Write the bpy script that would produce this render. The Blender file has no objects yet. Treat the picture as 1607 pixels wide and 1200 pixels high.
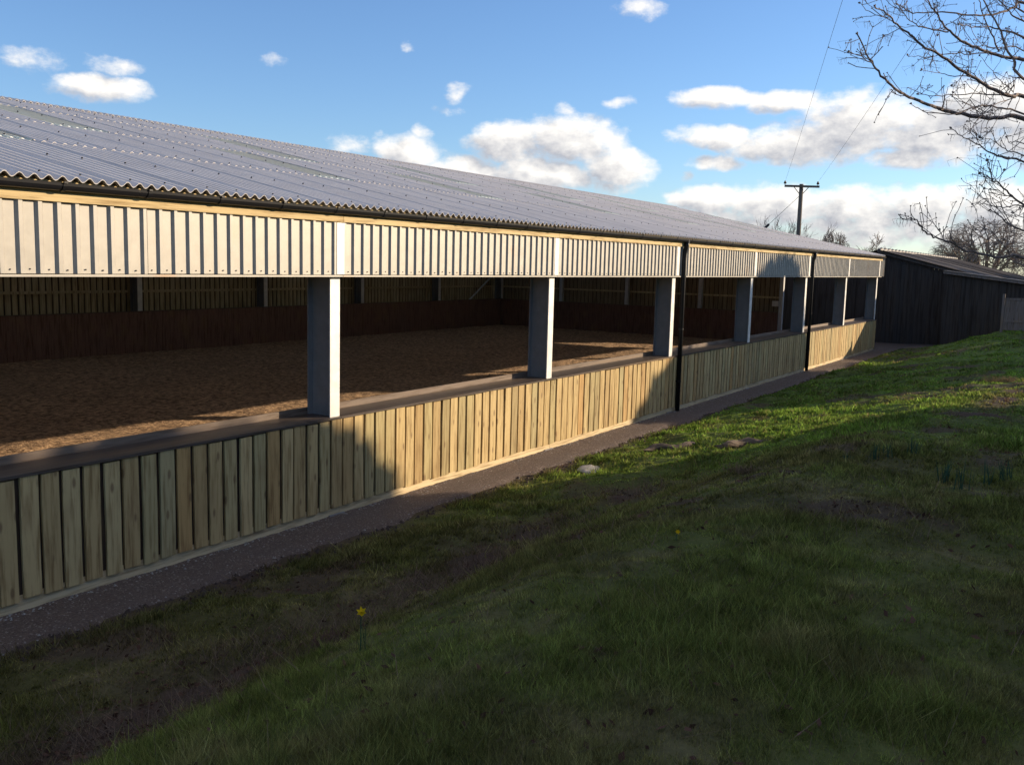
import bpy, bmesh, math, random
import numpy as np
from mathutils import Vector, Matrix

sc = bpy.context.scene
COL = sc.collection
R = math.radians
random.seed(7)
rng = np.random.default_rng(11)

# ------------------------------------------------------------------ camera
# X runs along the arena, Y into it, Z up; the front fence stands on Y = 0
CAM = Vector((-9.8648, -9.0075, 3.5993))
FW = Vector((0.84228, 0.52418, -0.12570)); RT = Vector((0.53089, -0.84707, 0.02503)); UP = Vector((0.09336, 0.08782, 0.99175))
cam_data = bpy.data.cameras.new('camera')
cam = bpy.data.objects.new('camera', cam_data); COL.objects.link(cam)
m = Matrix.Identity(4)
for i in range(3):
    m[i][0] = RT[i]; m[i][1] = UP[i]; m[i][2] = -FW[i]; m[i][3] = CAM[i]
cam.matrix_world = m
cam_data.sensor_fit = 'HORIZONTAL'; cam_data.sensor_width = 36.0; cam_data.lens = 33.35
cam_data.clip_start = 0.05; cam_data.clip_end = 5000
sc.camera = cam

# ------------------------------------------------------------------ sky
SUN = Vector((1.1, -1.0, 0.4125)).normalized()
SUN_EL = math.asin(SUN.z)
SUN_AZ = math.atan2(SUN.x, SUN.y)            # clockwise from +Y
world = bpy.data.worlds.new('World'); sc.world = world; world.use_nodes = True
wt = world.node_tree; wt.nodes.clear()

def node(nt, typ, ins=None, **attrs):
    n = nt.nodes.new(typ)
    for k, v in attrs.items(): setattr(n, k, v)
    for k, v in (ins or {}).items():
        if isinstance(v, bpy.types.NodeSocket): nt.links.new(v, n.inputs[k])
        else: n.inputs[k].default_value = v
    return n
def math_(nt, op, a, b=0.0, c=0.0, clamp=False):
    return node(nt, 'ShaderNodeMath', {0: a, 1: b, 2: c}, operation=op, use_clamp=clamp).outputs[0]
def vmath(nt, op, a, b=(0, 0, 0), out=0):
    return node(nt, 'ShaderNodeVectorMath', {0: a, 1: b}, operation=op).outputs[out]
def smooth(nt, v, a, b):
    return node(nt, 'ShaderNodeMapRange', {'Value': v, 'From Min': a, 'From Max': b}, interpolation_type='SMOOTHSTEP').outputs[0]
def mixc(nt, f, a, b, blend='MIX'):
    n = node(nt, 'ShaderNodeMix', data_type='RGBA', blend_type=blend)
    for s, v in ((0, f), (6, a), (7, b)):
        if isinstance(v, bpy.types.NodeSocket): nt.links.new(v, n.inputs[s])
        else: n.inputs[s].default_value = v if s == 0 else ((*v, 1) if len(v) == 3 else v)
    return n.outputs[2]
def noise(nt, vec, scale, detail=4, rough=0.55, out=0, **kw):
    return node(nt, 'ShaderNodeTexNoise', {'Vector': vec, 'Scale': scale, 'Detail': detail, 'Roughness': rough}, **kw).outputs[out]

# cumulus: azimuth, elevation, half widths (degrees), weight
CLOUDS = [(32.38, 6.91, 2.57, 1.47, 1), (28.63, 7.17, 3.29, 1.65, 1), (26.15, 5.58, 2.39, 1.4, 1), (30.83, 5.12, 3.9, 1.11, 1), (38.36, 6.18, 2.19, 1.17, 0.9), (35.17, 5.27, 2.96, 0.96, 1), (41.32, 6.35, 2.17, 0.58, 0.55), (20.46, 9.51, 2.52, 0.63, 1), (16.74, 9.29, 2.22, 0.68, 1), (20.35, 7.42, 2.56, 0.78, 1), (15.91, 7.04, 4.5, 1.18, 1), (12.58, 8.02, 3.67, 1.84, 1), (8.95, 7.25, 3.23, 1.78, 1), (9.98, 6.1, 2.47, 0.66, 1), (5.97, 8.61, 3.4, 1.85, 1), (3.24, 7.54, 3.3, 2.1, 1), (20.1, 6.0, 1.72, 0.54, 1), (20.72, 3.94, 2.18, 0.94, 1), (16.76, 3.61, 3.55, 1.35, 1), (12.78, 3.53, 2.41, 1.31, 1), (8.98, 3.37, 2.98, 1.49, 1), (5.26, 3.54, 2.85, 1.58, 1), (55.19, 8.68, 2.49, 0.7, 0.9), (58.52, 9.72, 1.67, 0.61, 0.6), (54.37, 9.83, 1.53, 0.51, 0.6), (24.86, 14.53, 1.43, 0.75, 0.75), (35.62, 9.67, 0.86, 0.54, 0.6), (38.25, 12.09, 0.56, 0.31, 0.5), (26.29, 9.27, 0.86, 0.32, 0.65), (29.07, 8.88, 0.8, 0.54, 0.6), (37.45, 7.37, 0.8, 0.4, 0.7), (35.98, 8.7, 0.94, 0.33, 0.5), (21.69, 5.16, 0.51, 0.25, 0.6), (46.15, 10.78, 0.75, 0.31, 0.35)]
CLOUDS = [(a, e, wa, we, 1.3 if w_ >= .9 else w_) for (a, e, wa, we, w_) in CLOUDS]
CLOUDS += [(20.5, 2.6, 5, 1.1, 1.1), (12.5, 2.3, 5, 1.1, 1.1), (5.5, 2.2, 5, 1.2, 1.1)]
_r = random.Random(3)
for a in range(0, 280, 14):                                   # the same sky goes on all round
    CLOUDS.append(((68 + a + _r.uniform(-4, 4) + 180) % 360 - 180, _r.uniform(3.5, 9), _r.uniform(3, 6), _r.uniform(.9, 1.8), _r.uniform(1, 1.3)))

g = bpy.data.node_groups.new('cloud_density', 'ShaderNodeTree')
g.interface.new_socket('Vector', in_out='INPUT', socket_type='NodeSocketVector')
g.interface.new_socket('Density', in_out='OUTPUT', socket_type='NodeSocketFloat')
gi = g.nodes.new('NodeGroupInput'); go = g.nodes.new('NodeGroupOutput')
P = gi.outputs[0]
warp = noise(g, P, 0.33, 3, 0.5, out=1)
PW = vmath(g, 'ADD', P, vmath(g, 'MULTIPLY', vmath(g, 'SUBTRACT', warp, (.5, .5, .5)), (2.2, 1.1, 0)))
best = None
for (a, e, wa, we, wgt) in CLOUDS:
    q = vmath(g, 'MULTIPLY', vmath(g, 'SUBTRACT', PW, (a, e, 0)), (1 / wa / 1.12, 1 / we / 1.12, 0))
    v = math_(g, 'MULTIPLY_ADD', vmath(g, 'DOT_PRODUCT', q, q, out=1), -wgt, wgt)
    best = v if best is None else math_(g, 'MAXIMUM', best, v)
det = noise(g, vmath(g, 'MULTIPLY', P, (1, 1.5, 1)), 0.75, 8, 0.6)
dens = math_(g, 'ADD', math_(g, 'MAXIMUM', best, -1.0), math_(g, 'MULTIPLY', math_(g, 'SUBTRACT', det, 0.5), 1.9))
g.links.new(dens, go.inputs[0])

tc = node(wt, 'ShaderNodeTexCoord')
sx = node(wt, 'ShaderNodeSeparateXYZ', {0: tc.outputs['Generated']})
az = math_(wt, 'MULTIPLY', math_(wt, 'ARCTAN2', sx.outputs[1], sx.outputs[0]), 57.29578)
el = math_(wt, 'MULTIPLY', math_(wt, 'ARCSINE', sx.outputs[2]), 57.29578)
pos = node(wt, 'ShaderNodeCombineXYZ', {0: az, 1: el}).outputs[0]
def dnode(off):
    n = wt.nodes.new('ShaderNodeGroup'); n.node_tree = g
    wt.links.new(vmath(wt, 'ADD', pos, off), n.inputs[0]); return n.outputs[0]
d0 = dnode((0, 0, 0)); d1 = dnode((-0.9, 0.75, 0))
alpha = math_(wt, 'MULTIPLY', smooth(wt, d0, 0.0, 1.05), .97)
lit = math_(wt, 'MULTIPLY_ADD', math_(wt, 'SUBTRACT', d0, d1), 0.75, 0.38, clamp=True)
thin = smooth(wt, d0, 0.2, 1.5)
shade = math_(wt, 'MULTIPLY_ADD', math_(wt, 'SUBTRACT', 1.0, thin), 0.4, lit, clamp=True)
sky = node(wt, 'ShaderNodeTexSky', sky_type='NISHITA')
sky.sun_disc = False; sky.sun_elevation = SUN_EL; sky.sun_rotation = SUN_AZ
sky.altitude = 50; sky.air_density = 1.0; sky.dust_density = 0.2; sky.ozone_density = 3.0
SKY_STRENGTH = 0.13
cloud_col = mixc(wt, shade, (2.05, 2.15, 2.55), (6.3, 6.05, 5.7))
sky_col = mixc(wt, 1.0, sky.outputs[0], (.79, .885, 1.06), 'MULTIPLY')
bg = node(wt, 'ShaderNodeBackground', {'Color': sky_col, 'Strength': SKY_STRENGTH})
bg2 = node(wt, 'ShaderNodeBackground', {'Color': cloud_col, 'Strength': SKY_STRENGTH})
ms_ = node(wt, 'ShaderNodeMixShader', {0: alpha, 1: bg.outputs[0], 2: bg2.outputs[0]})
# unseen cloud added higher up to whiten the skylight, spread over a flat base
zc_ = math_(wt, 'MAXIMUM', sx.outputs[2], 0.2)
base_p = node(wt, 'ShaderNodeCombineXYZ', {0: math_(wt, 'DIVIDE', sx.outputs[0], zc_), 1: math_(wt, 'DIVIDE', sx.outputs[1], zc_)}).outputs[0]
hn = noise(wt, base_p, 0.75, 5, .6)
hcol = mixc(wt, smooth(wt, hn, .56, .76), (6.3, 5.9, 5.4), (3.0, 3.1, 3.4))
bg3 = node(wt, 'ShaderNodeBackground', {'Color': hcol, 'Strength': SKY_STRENGTH})
halpha = math_(wt, 'MULTIPLY', smooth(wt, hn, .51, .62), smooth(wt, el, 17, 24))
mh = node(wt, 'ShaderNodeMixShader', {0: halpha, 1: bg.outputs[0], 2: bg3.outputs[0]})
band = math_(wt, 'COMPARE', el, 8.5, 8.5)
mo = node(wt, 'ShaderNodeMixShader', {0: band, 1: mh.outputs[0], 2: ms_.outputs[0]})
wo = node(wt, 'ShaderNodeOutputWorld', {'Surface': mo.outputs[0]})

# ------------------------------------------------------------------ sun
sun_data = bpy.data.lights.new('sun', 'SUN'); sun_data.energy = 5.0; sun_data.angle = R(0.55); sun_data.color = (1.0, 0.80, 0.56)
sun = bpy.data.objects.new('sun', sun_data); COL.objects.link(sun)
sun.location = (60, -60, 40)
sun.rotation_euler = (-SUN).to_track_quat('-Z', 'Y').to_euler()

sc.view_settings.view_transform = 'Standard'; sc.view_settings.look = 'None'
sc.view_settings.exposure = 0.5; sc.view_settings.gamma = 1.0; sc.view_settings.use_curve_mapping = False
sc.render.engine = 'CYCLES'
sc.cycles.use_denoising = True
sc.cycles.use_adaptive_sampling = True; sc.cycles.adaptive_threshold = 0.02
sc.cycles.max_bounces = 5; sc.cycles.diffuse_bounces = 4; sc.cycles.glossy_bounces = 2; sc.cycles.transparent_max_bounces = 6
sc.cycles.sample_clamp_indirect = 6

# ------------------------------------------------------------------ helpers
def mesh_data(name, verts, faces, smooth_=False):
    me = bpy.data.meshes.new(name)
    me.from_pydata([tuple(v) for v in verts], [], faces)
    if smooth_: me.polygons.foreach_set('use_smooth', [True] * len(me.polygons))
    me.update(); return me
def link(name, me, mat=None, parent=None, loc=(0, 0, 0), rot=(0, 0, 0), scale=None):
    o = bpy.data.objects.new(name, me); COL.objects.link(o)
    if mat is not None and me is not None and not me.materials: me.materials.append(mat)
    o.location = loc; o.rotation_euler = rot
    if scale: o.scale = scale
    if parent: o.parent = parent
    return o
def tag(o, label=None, cat=None, group=None, kind=None):
    for k, v in (('label', label), ('category', cat), ('group', group), ('kind', kind)):
        if v: o[k] = v
    return o
def thing(name, label, cat, loc=(0, 0, 0), group=None):
    o = bpy.data.objects.new(name, None); COL.objects.link(o); o.location = loc; o.empty_display_size = .3
    return tag(o, label, cat, group)
class MB:
    def __init__(s): s.v = []; s.f = []
    def box(s, x0, x1, y0, y1, z0, z1):
        n = len(s.v)
        s.v += [(x, y, z) for z in (z0, z1) for y in (y0, y1) for x in (x0, x1)]
        s.f += [tuple(n + i for i in q) for q in ((0, 2, 3, 1), (4, 5, 7, 6), (0, 1, 5, 4), (2, 6, 7, 3), (0, 4, 6, 2), (1, 3, 7, 5))]
        return s
    def prism(s, poly, axis, a, b):
        """poly in the two other axes (order X,Y,Z), extruded from a to b along axis"""
        n = len(s.v); k = len(poly)
        for t in (a, b):
            for p in poly:
                q = list(p); q.insert(axis, t); s.v.append(tuple(q))
        s.f.append(tuple(range(n, n + k))); s.f.append(tuple(range(n + 2 * k - 1, n + k - 1, -1)))
        for i in range(k):
            j = (i + 1) % k; s.f.append((n + i, n + k + i, n + k + j, n + j))
        return s
    def tube(s, pts, radii, sides=6, cap=True):
        pts = [Vector(p) for p in pts]
        if not hasattr(radii, '__len__'): radii = [radii] * len(pts)
        n0 = len(s.v); ref = None
        for i, p in enumerate(pts):
            t = (pts[min(i + 1, len(pts) - 1)] - pts[max(i - 1, 0)])
            t = t.normalized() if t.length > 1e-9 else Vector((0, 0, 1))
            if ref is None: ref = t.orthogonal().normalized()
            ref = (ref - t * ref.dot(t))
            ref = ref.normalized() if ref.length > 1e-6 else t.orthogonal().normalized()
            b = t.cross(ref)
            for k in range(sides):
                a = 2 * math.pi * k / sides
                s.v.append(tuple(p + (ref * math.cos(a) + b * math.sin(a)) * radii[i]))
        for i in range(len(pts) - 1):
            for k in range(sides):
                a = n0 + i * sides + k; b_ = n0 + i * sides + (k + 1) % sides
                s.f.append((a, b_, b_ + sides, a + sides))
        if cap:
            s.f.append(tuple(range(n0 + sides - 1, n0 - 1, -1)))
            e = n0 + (len(pts) - 1) * sides; s.f.append(tuple(range(e, e + sides)))
        return s
    def data(s, name, sm=False): return mesh_data(name, s.v, s.f, sm)
    def build(s, name, mat, parent=None, loc=(0, 0, 0), rot=(0, 0, 0), sm=False):
        return link(name, s.data(name, sm), mat, parent, loc, rot)
def fast_mesh(name, V, F, mat, attr=None, parent=None, sm=False):
    """numpy vertices (n,3) and faces (m,k) of one size; attr: name -> per-vertex RGB"""
    me = bpy.data.meshes.new(name)
    k = F.shape[1]
    me.vertices.add(len(V)); me.vertices.foreach_set('co', np.ascontiguousarray(V, dtype=np.float32).ravel())
    me.loops.add(F.size); me.loops.foreach_set('vertex_index', np.ascontiguousarray(F, dtype=np.int32).ravel())
    me.polygons.add(len(F)); me.polygons.foreach_set('loop_start', np.arange(0, F.size, k, dtype=np.int32))
    if sm: me.polygons.foreach_set('use_smooth', np.ones(len(F), dtype=bool))
    me.update(calc_edges=True)
    for nm, c in (attr or {}).items():
        a = me.attributes.new(nm, 'FLOAT_COLOR', 'POINT')
        a.data.foreach_set('color', np.concatenate([c, np.ones((len(c), 1))], 1).astype(np.float32).ravel())
    me.materials.append(mat)
    o = bpy.data.objects.new(name, me); COL.objects.link(o)
    if parent: o.parent = parent
    return o

def vnoise(x, y, seed=0):
    x = np.asarray(x, float); y = np.asarray(y, float)
    xi = np.floor(x).astype(np.int64); yi = np.floor(y).astype(np.int64)
    fx = x - xi; fy = y - yi; fx = fx * fx * (3 - 2 * fx); fy = fy * fy * (3 - 2 * fy)
    def h(a, b):
        n = (a * 374761393 + b * 668265263 + seed * 1442695041) & 0x7fffffff
        n = ((n ^ (n >> 13)) * 1274126177) & 0x7fffffff
        n = (n ^ (n >> 16)) & 0xffff
        return n / 65535.0
    return (h(xi, yi) * (1 - fx) + h(xi + 1, yi) * fx) * (1 - fy) + (h(xi, yi + 1) * (1 - fx) + h(xi + 1, yi + 1) * fx) * fy
def fbm(x, y, seed=0, octv=4):
    s = 0; a = .5; f = 1
    for o in range(octv):
        s = s + a * vnoise(np.asarray(x) * f + 13.7 * o, np.asarray(y) * f - 7.1 * o, seed + o); a *= .5; f *= 2.03
    return s
def sstep(x, a, b):
    t = np.clip((x - a) / (b - a), 0, 1); return t * t * (3 - 2 * t)

# ------------------------------------------------------------------ materials
def material(name):
    mt = bpy.data.materials.new(name); mt.use_nodes = True
    nt = mt.node_tree; b = nt.nodes['Principled BSDF']
    return mt, nt, b
def setc(nt, b, sock, v):
    if isinstance(v, bpy.types.NodeSocket): nt.links.new(v, b.inputs[sock])
    else: b.inputs[sock].default_value = (*v, 1) if hasattr(v, '__len__') and len(v) == 3 else v
def bump(nt, b, h, strength, dist):
    n = node(nt, 'ShaderNodeBump', {'Height': h, 'Strength': strength, 'Distance': dist})
    nt.links.new(n.outputs[0], b.inputs['Normal'])
def ramp(nt, f, stops):
    n = node(nt, 'ShaderNodeValToRGB', {0: f}); cr = n.color_ramp
    while len(cr.elements) < len(stops): cr.elements.new(.5)
    for e, (p, c) in zip(cr.elements, stops): e.position = p; e.color = (*c, 1)
    return n.outputs[0]
def objvec(nt, scale, rand=20.0):
    t = node(nt, 'ShaderNodeTexCoord'); oi = node(nt, 'ShaderNodeObjectInfo')
    off = node(nt, 'ShaderNodeCombineXYZ', {0: math_(nt, 'MULTIPLY', oi.outputs['Random'], rand), 2: math_(nt, 'MULTIPLY', oi.outputs['Random'], rand * 3.7)}).outputs[0]
    return vmath(nt, 'MULTIPLY', vmath(nt, 'ADD', t.outputs['Object'], off), scale), oi.outputs['Random'], t.outputs['Object']

def wood(name, stops, grain=.35, knots=True, rough=.75, scale=(22, 22, 1.6), bumpk=.35):
    mt, nt, b = material(name)
    v, rnd, raw = objvec(nt, scale)
    base = ramp(nt, rnd, stops)
    gr = noise(nt, v, 1.0, 6, .62)
    dark = mixc(nt, 1.0, base, (.50, .44, .38), 'MULTIPLY')
    c = mixc(nt, smooth(nt, gr, .42, .72), base, dark)
    big = noise(nt, vmath(nt, 'MULTIPLY', v, (.12, .12, .8)), 1.0, 3, .5)
    c = mixc(nt, math_(nt, 'MULTIPLY', smooth(nt, big, .5, .75), grain), c, (.30, .19, .09))
    if knots:
        vo = node(nt, 'ShaderNodeTexVoronoi', {'Vector': vmath(nt, 'MULTIPLY', v, (.32, .02, 1.7)), 'Scale': 1.0}, feature='F1')
        kn = math_(nt, 'SUBTRACT', 1.0, smooth(nt, vo.outputs['Distance'], .08, .22))
        c = mixc(nt, math_(nt, 'MULTIPLY', kn, .65), c, (.13, .07, .035))
    setc(nt, b, 'Base Color', c); b.inputs['Roughness'].default_value = rough
    b.inputs['Specular IOR Level'].default_value = .25
    bump(nt, b, gr, bumpk, .004)
    return mt
PINE = [(0, (.44, .315, .145)), (.25, (.53, .395, .185)), (.45, (.57, .43, .21)), (.6, (.45, .37, .18)), (.72, (.38, .30, .15)), (.85, (.50, .315, .125)), (1, (.42, .355, .185))]
M_GAP = None
M_FENCE = wood('pale_treated_pine', PINE)
M_BACK = wood('arena_cladding_pine', [(0, (.50, .40, .23)), (.4, (.62, .51, .30)), (.7, (.55, .46, .28)), (1, (.45, .36, .21))], knots=False)
M_BATTEN = wood('eaves_timber', [(0, (.62, .47, .24)), (1, (.66, .52, .28))], scale=(1.6, 22, 22), knots=False)
M_PLINTH = wood('plinth_timber', [(0, (.66, .53, .32)), (1, (.70, .56, .34))], scale=(1.6, 22, 22), knots=False)
M_KICK = wood('brown_kickboard', [(0, (.22, .122, .09)), (.5, (.27, .155, .115)), (1, (.185, .10, .075))], knots=False, rough=.6)
M_SILL = wood('dark_stained_sill', [(0, (.085, .068, .058)), (1, (.115, .09, .075))], scale=(1.4, 20, 20), knots=False, rough=.42)
M_GAP = wood('gap_shade_backing', [(0, (.08, .054, .038)), (1, (.10, .068, .048))], knots=False)  # shadow between the boards put into this dark brown
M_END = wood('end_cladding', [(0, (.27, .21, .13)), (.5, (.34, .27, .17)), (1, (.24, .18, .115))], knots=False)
M_STRIP = wood('sill_upstand_timber', [(0, (.17, .13, .10)), (1, (.21, .16, .125))], scale=(1.4, 20, 20), knots=False, rough=.6)

def galv(name, col, metal, rough, stain=0.0):
    mt, nt, b = material(name)
    v, rnd, raw = objvec(nt, (1, 1, 1), 9)
    n1 = noise(nt, v, 6.0, 5, .6); n2 = noise(nt, vmath(nt, 'MULTIPLY', v, (14, 14, 1.2)), 1.0, 4, .6)
    c = mixc(nt, smooth(nt, n1, .3, .75), [x * .88 for x in col], [min(1, x * 1.06) for x in col])
    c = mixc(nt, math_(nt, 'MULTIPLY', smooth(nt, n2, .5, .8), .18), c, (.35, .32, .29))
    if stain:
        sp = noise(nt, vmath(nt, 'MULTIPLY', v, (1.6, 1.6, .9)), 1.0, 3, .5)
        c = mixc(nt, math_(nt, 'MULTIPLY', smooth(nt, sp, .6, .78), stain), c, (.45, .24, .10))
    setc(nt, b, 'Base Color', c); b.inputs['Metallic'].default_value = metal
    setc(nt, b, 'Roughness', math_(nt, 'MULTIPLY_ADD', n1, .2, rough - .1))
    return mt
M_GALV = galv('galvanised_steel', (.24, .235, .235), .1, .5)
M_GALV2 = galv('bright_galvanised_steel', (.55, .55, .55), .1, .5)
M_CLAD = galv('galvanised_cladding', (.385, .365, .325), .2, .5, .45)
M_WHITE = galv('pale_strip_lit_flange', (.82, .80, .76), .1, .45)
mt, nt, b = material('black_gutter_plastic'); v, rnd, raw = objvec(nt, (3, 3, 3)); n1 = noise(nt, v, 2.0, 4)
setc(nt, b, 'Base Color', mixc(nt, n1, (.006, .0065, .009), (.012, .012, .015))); b.inputs['Roughness'].default_value = .45; b.inputs['Specular IOR Level'].default_value = .3; M_BLACK = mt

def cement(name, col, var):
    mt, nt, b = material(name)
    v, rnd, raw = objvec(nt, (1, 1, 1), 30)
    n1 = noise(nt, v, 1.3, 6, .65); n2 = noise(nt, v, 60, 3, .6)
    n3 = noise(nt, vmath(nt, 'MULTIPLY', v, (9, .8, 9)), 1.0, 4, .6)
    lo = [x * (1 - var) for x in col]; hi = [x * (1 + var) for x in col]
    c = mixc(nt, smooth(nt, n1, .3, .7), lo, hi)
    c = mixc(nt, math_(nt, 'MULTIPLY', smooth(nt, n3, .5, .75), .3), c, [x * .6 for x in col])
    c = mixc(nt, math_(nt, 'MULTIPLY', rnd, .22), c, [x * .8 for x in col])
    setc(nt, b, 'Base Color', c); b.inputs['Roughness'].default_value = .62
    bump(nt, b, n2, .25, .004)
    return mt
M_ROOF = cement('fibre_cement', (.61, .575, .545), .07)
mt, nt, b = material('green_rooflight'); v, rnd, raw = objvec(nt, (1, 1, 1)); n1 = noise(nt, v, 3, 4)
cc = mixc(nt, n1, (.62, .72, .66), (.72, .80, .75)); setc(nt, b, 'Base Color', cc); b.inputs['Roughness'].default_value = .4
tl = node(nt, 'ShaderNodeBsdfTranslucent', {'Color': (.92, .96, .92, 1)}); mx = node(nt, 'ShaderNodeMixShader', {0: .62, 1: b.outputs[0], 2: tl.outputs[0]})
nt.links.new(mx.outputs[0], nt.nodes['Material Output'].inputs['Surface']); M_LIGHT = mt
M_OLDROOF = cement('old_asbestos_roof', (.085, .07, .06), .3)

mt, nt, b = material('arena_sand'); tcn = node(nt, 'ShaderNodeTexCoord').outputs['Object']
n1 = noise(nt, tcn, 9, 6, .65); n2 = noise(nt, tcn, .6, 3)
c = mixc(nt, smooth(nt, n1, .38, .62), (.18, .11, .062), (.60, .39, .225))
c = mixc(nt, math_(nt, 'MULTIPLY', smooth(nt, n2, .4, .7), .25), c, (.2, .125, .075))
setc(nt, b, 'Base Color', c); b.inputs['Roughness'].default_value = .95; bump(nt, b, n1, 1.0, .08); M_SAND = mt

mt, nt, b = material('gravel'); tcn = node(nt, 'ShaderNodeTexCoord').outputs['Object']
vo = node(nt, 'ShaderNodeTexVoronoi', {'Vector': tcn, 'Scale': 55.0}); n2 = noise(nt, tcn, 1.2, 4)
sep = node(nt, 'ShaderNodeSeparateColor', {0: vo.outputs['Color']})
c = mixc(nt, sep.outputs[0], (.078, .052, .039), (.135, .094, .071))
c = mixc(nt, smooth(nt, sep.outputs[1], .9, .97), c, (.24, .2, .17))
c = mixc(nt, math_(nt, 'MULTIPLY', smooth(nt, n2, .4, .7), .5), c, (.10, .075, .062))
setc(nt, b, 'Base Color', c); b.inputs['Roughness'].default_value = .9
bump(nt, b, math_(nt, 'SUBTRACT', 1.0, vo.outputs['Distance']), .9, .012); M_GRAVEL = mt

mt, nt, b = material('turf'); at = node(nt, 'ShaderNodeAttribute', attribute_name='tint').outputs['Color']
tcn = node(nt, 'ShaderNodeTexCoord').outputs['Object']; n1 = noise(nt, tcn, 22, 5, .65)
setc(nt, b, 'Base Color', mixc(nt, n1, mixc(nt, 1.0, at, (.45, .45, .45), 'MULTIPLY'), at)); b.inputs['Roughness'].default_value = 1
b.inputs['Specular IOR Level'].default_value = .1
bump(nt, b, n1, .8, .03); M_TURF = mt

def leafy(name, attr=True, col=(.05, .08, .02), trans=.45):
    mt, nt, b = material(name)
    if attr: c = node(nt, 'ShaderNodeAttribute', attribute_name='tint').outputs['Color']
    else:
        v, rnd, raw = objvec(nt, (1, 1, 1)); c = mixc(nt, noise(nt, raw, 1.7, 3), [x * .6 for x in col], [x * 1.5 for x in col])
    d = node(nt, 'ShaderNodeBsdfDiffuse', {'Color': c}); t = node(nt, 'ShaderNodeBsdfTranslucent', {'Color': c})
    mx = node(nt, 'ShaderNodeMixShader', {0: trans, 1: d.outputs[0], 2: t.outputs[0]})
    nt.links.new(mx.outputs[0], nt.nodes['Material Output'].inputs['Surface'])
    return mt
M_BLADE = leafy('grass_blades'); M_DEAD = leafy('dead_stems', trans=.2)
M_EVER = leafy('evergreen_leaf', False, (.03, .05, .02), .05)
M_DAFF = leafy('daffodil_leaf', False, (.045, .09, .055), .25)
M_PETAL = leafy('daffodil_petal', False, (.75, .52, .02), .3)
def bark(name, col):
    mt, nt, b = material(name); tcn = node(nt, 'ShaderNodeTexCoord').outputs['Object']
    n1 = noise(nt, tcn, 9, 5, .65)
    setc(nt, b, 'Base Color', mixc(nt, n1, [x * .55 for x in col], [x * 1.4 for x in col])); b.inputs['Roughness'].default_value = .9
    bump(nt, b, n1, .5, .02); return mt
M_BARK = bark('grey_bark', (.20, .15, .13)); M_OAK = bark('oak_bark', (.25, .185, .145)); M_POLE = bark('creosoted_pole', (.12, .10, .08))
M_STONE = bark('pale_stone', (.30, .28, .25)); M_LOG = bark('weathered_log', (.13, .095, .07)); M_SOIL = bark('dug_soil', (.05, .032, .025))
M_DARKWOOD = wood('black_weatherboard', [(0, (.056, .049, .045)), (.5, (.062, .053, .047)), (1, (.05, .046, .044))], knots=False, rough=.95, scale=(9, 9, .7), grain=.06)
M_GREYWOOD = wood('grey_gate_timber', [(0, (.17, .14, .125)), (1, (.22, .185, .165))], knots=False)

# ------------------------------------------------------------------ ground
def height(x, y, rough=True):
    x = np.asarray(x, float); y = np.asarray(y, float); d = -y
    far = sstep(x, 1, 16)
    foot = 3.0 * (1 - far) + 1.6 * far
    wid = 3.9 * (1 - far) + 7.5 * far - 3.2 * sstep(x, 20, 35)
    top = 1.75 - .5 * sstep(x, -8, 12) - .1 * sstep(x, 12, 30)
    shelf = .22 * sstep(d, .85, foot)
    bank = (top - .22) * sstep(d, foot - .3, foot + wid)
    z = (shelf + bank + np.clip(d - 12, 0, 400) * .012)
    z = z * (1 - .75 * sstep(x, 35, 40) * (1 - sstep(d, 2.5, 4.8)))
    z = np.where(d < .4, 0, z) - .02
    inside = (y > -.35) & (x > -13) & (x < 36.6)
    z = np.where(inside, -.08, z)
    far2 = np.hypot(x, y)
    z = z - np.clip(far2 - 90, 0, 900) * .006
    if rough:
        m_ = sstep(d, .75, 1.6)
        z = z + m_ * ((fbm(x * .9, y * .9, 5) - .47) * .22 + (fbm(x * 4.2, y * 4.2, 9, 3) - .43) * .11)
        scr = np.exp(-((d - (foot + .5)) / .45) ** 2) * (1 - far)
        z = z + scr * (fbm(x * 2.6, y * 2.6, 21, 3) - .4) * .3
    return z
def soil_mask(x, y):
    """bare, scruffy earth: along the foot of the bank and scattered patches"""
    d = -np.asarray(y); x = np.asarray(x)
    far = sstep(x, 1, 16); foot = 3.5 * (1 - far) + 2.6 * far + (fbm(x * .35, y * 0 + 3, 31, 3) - .45) * 1.2
    s = np.exp(-((d - foot) / .62) ** 2) * (1 - sstep(x, 1.5, 4.5)) * sstep(fbm(x * .8, y * .8, 41), .3, .55) * 1.25
    s = s + sstep(fbm(x * 1.1 + 9, y * 1.1, 51), .56, .68) * .75
    s = s * (1 - .8 * np.exp(-(((x - 6.5) / 3.5) ** 2 + ((d - 2.6) / 1.7) ** 2))) + np.exp(-((d - .88) / .2) ** 2) * .8
    s = s + np.exp(-(((x - 9.8) / 2.4) ** 2 + ((d - 7.4) / .5) ** 2)) * .8     # worn patch on the bank
    return np.clip(s, 0, 1)
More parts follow.
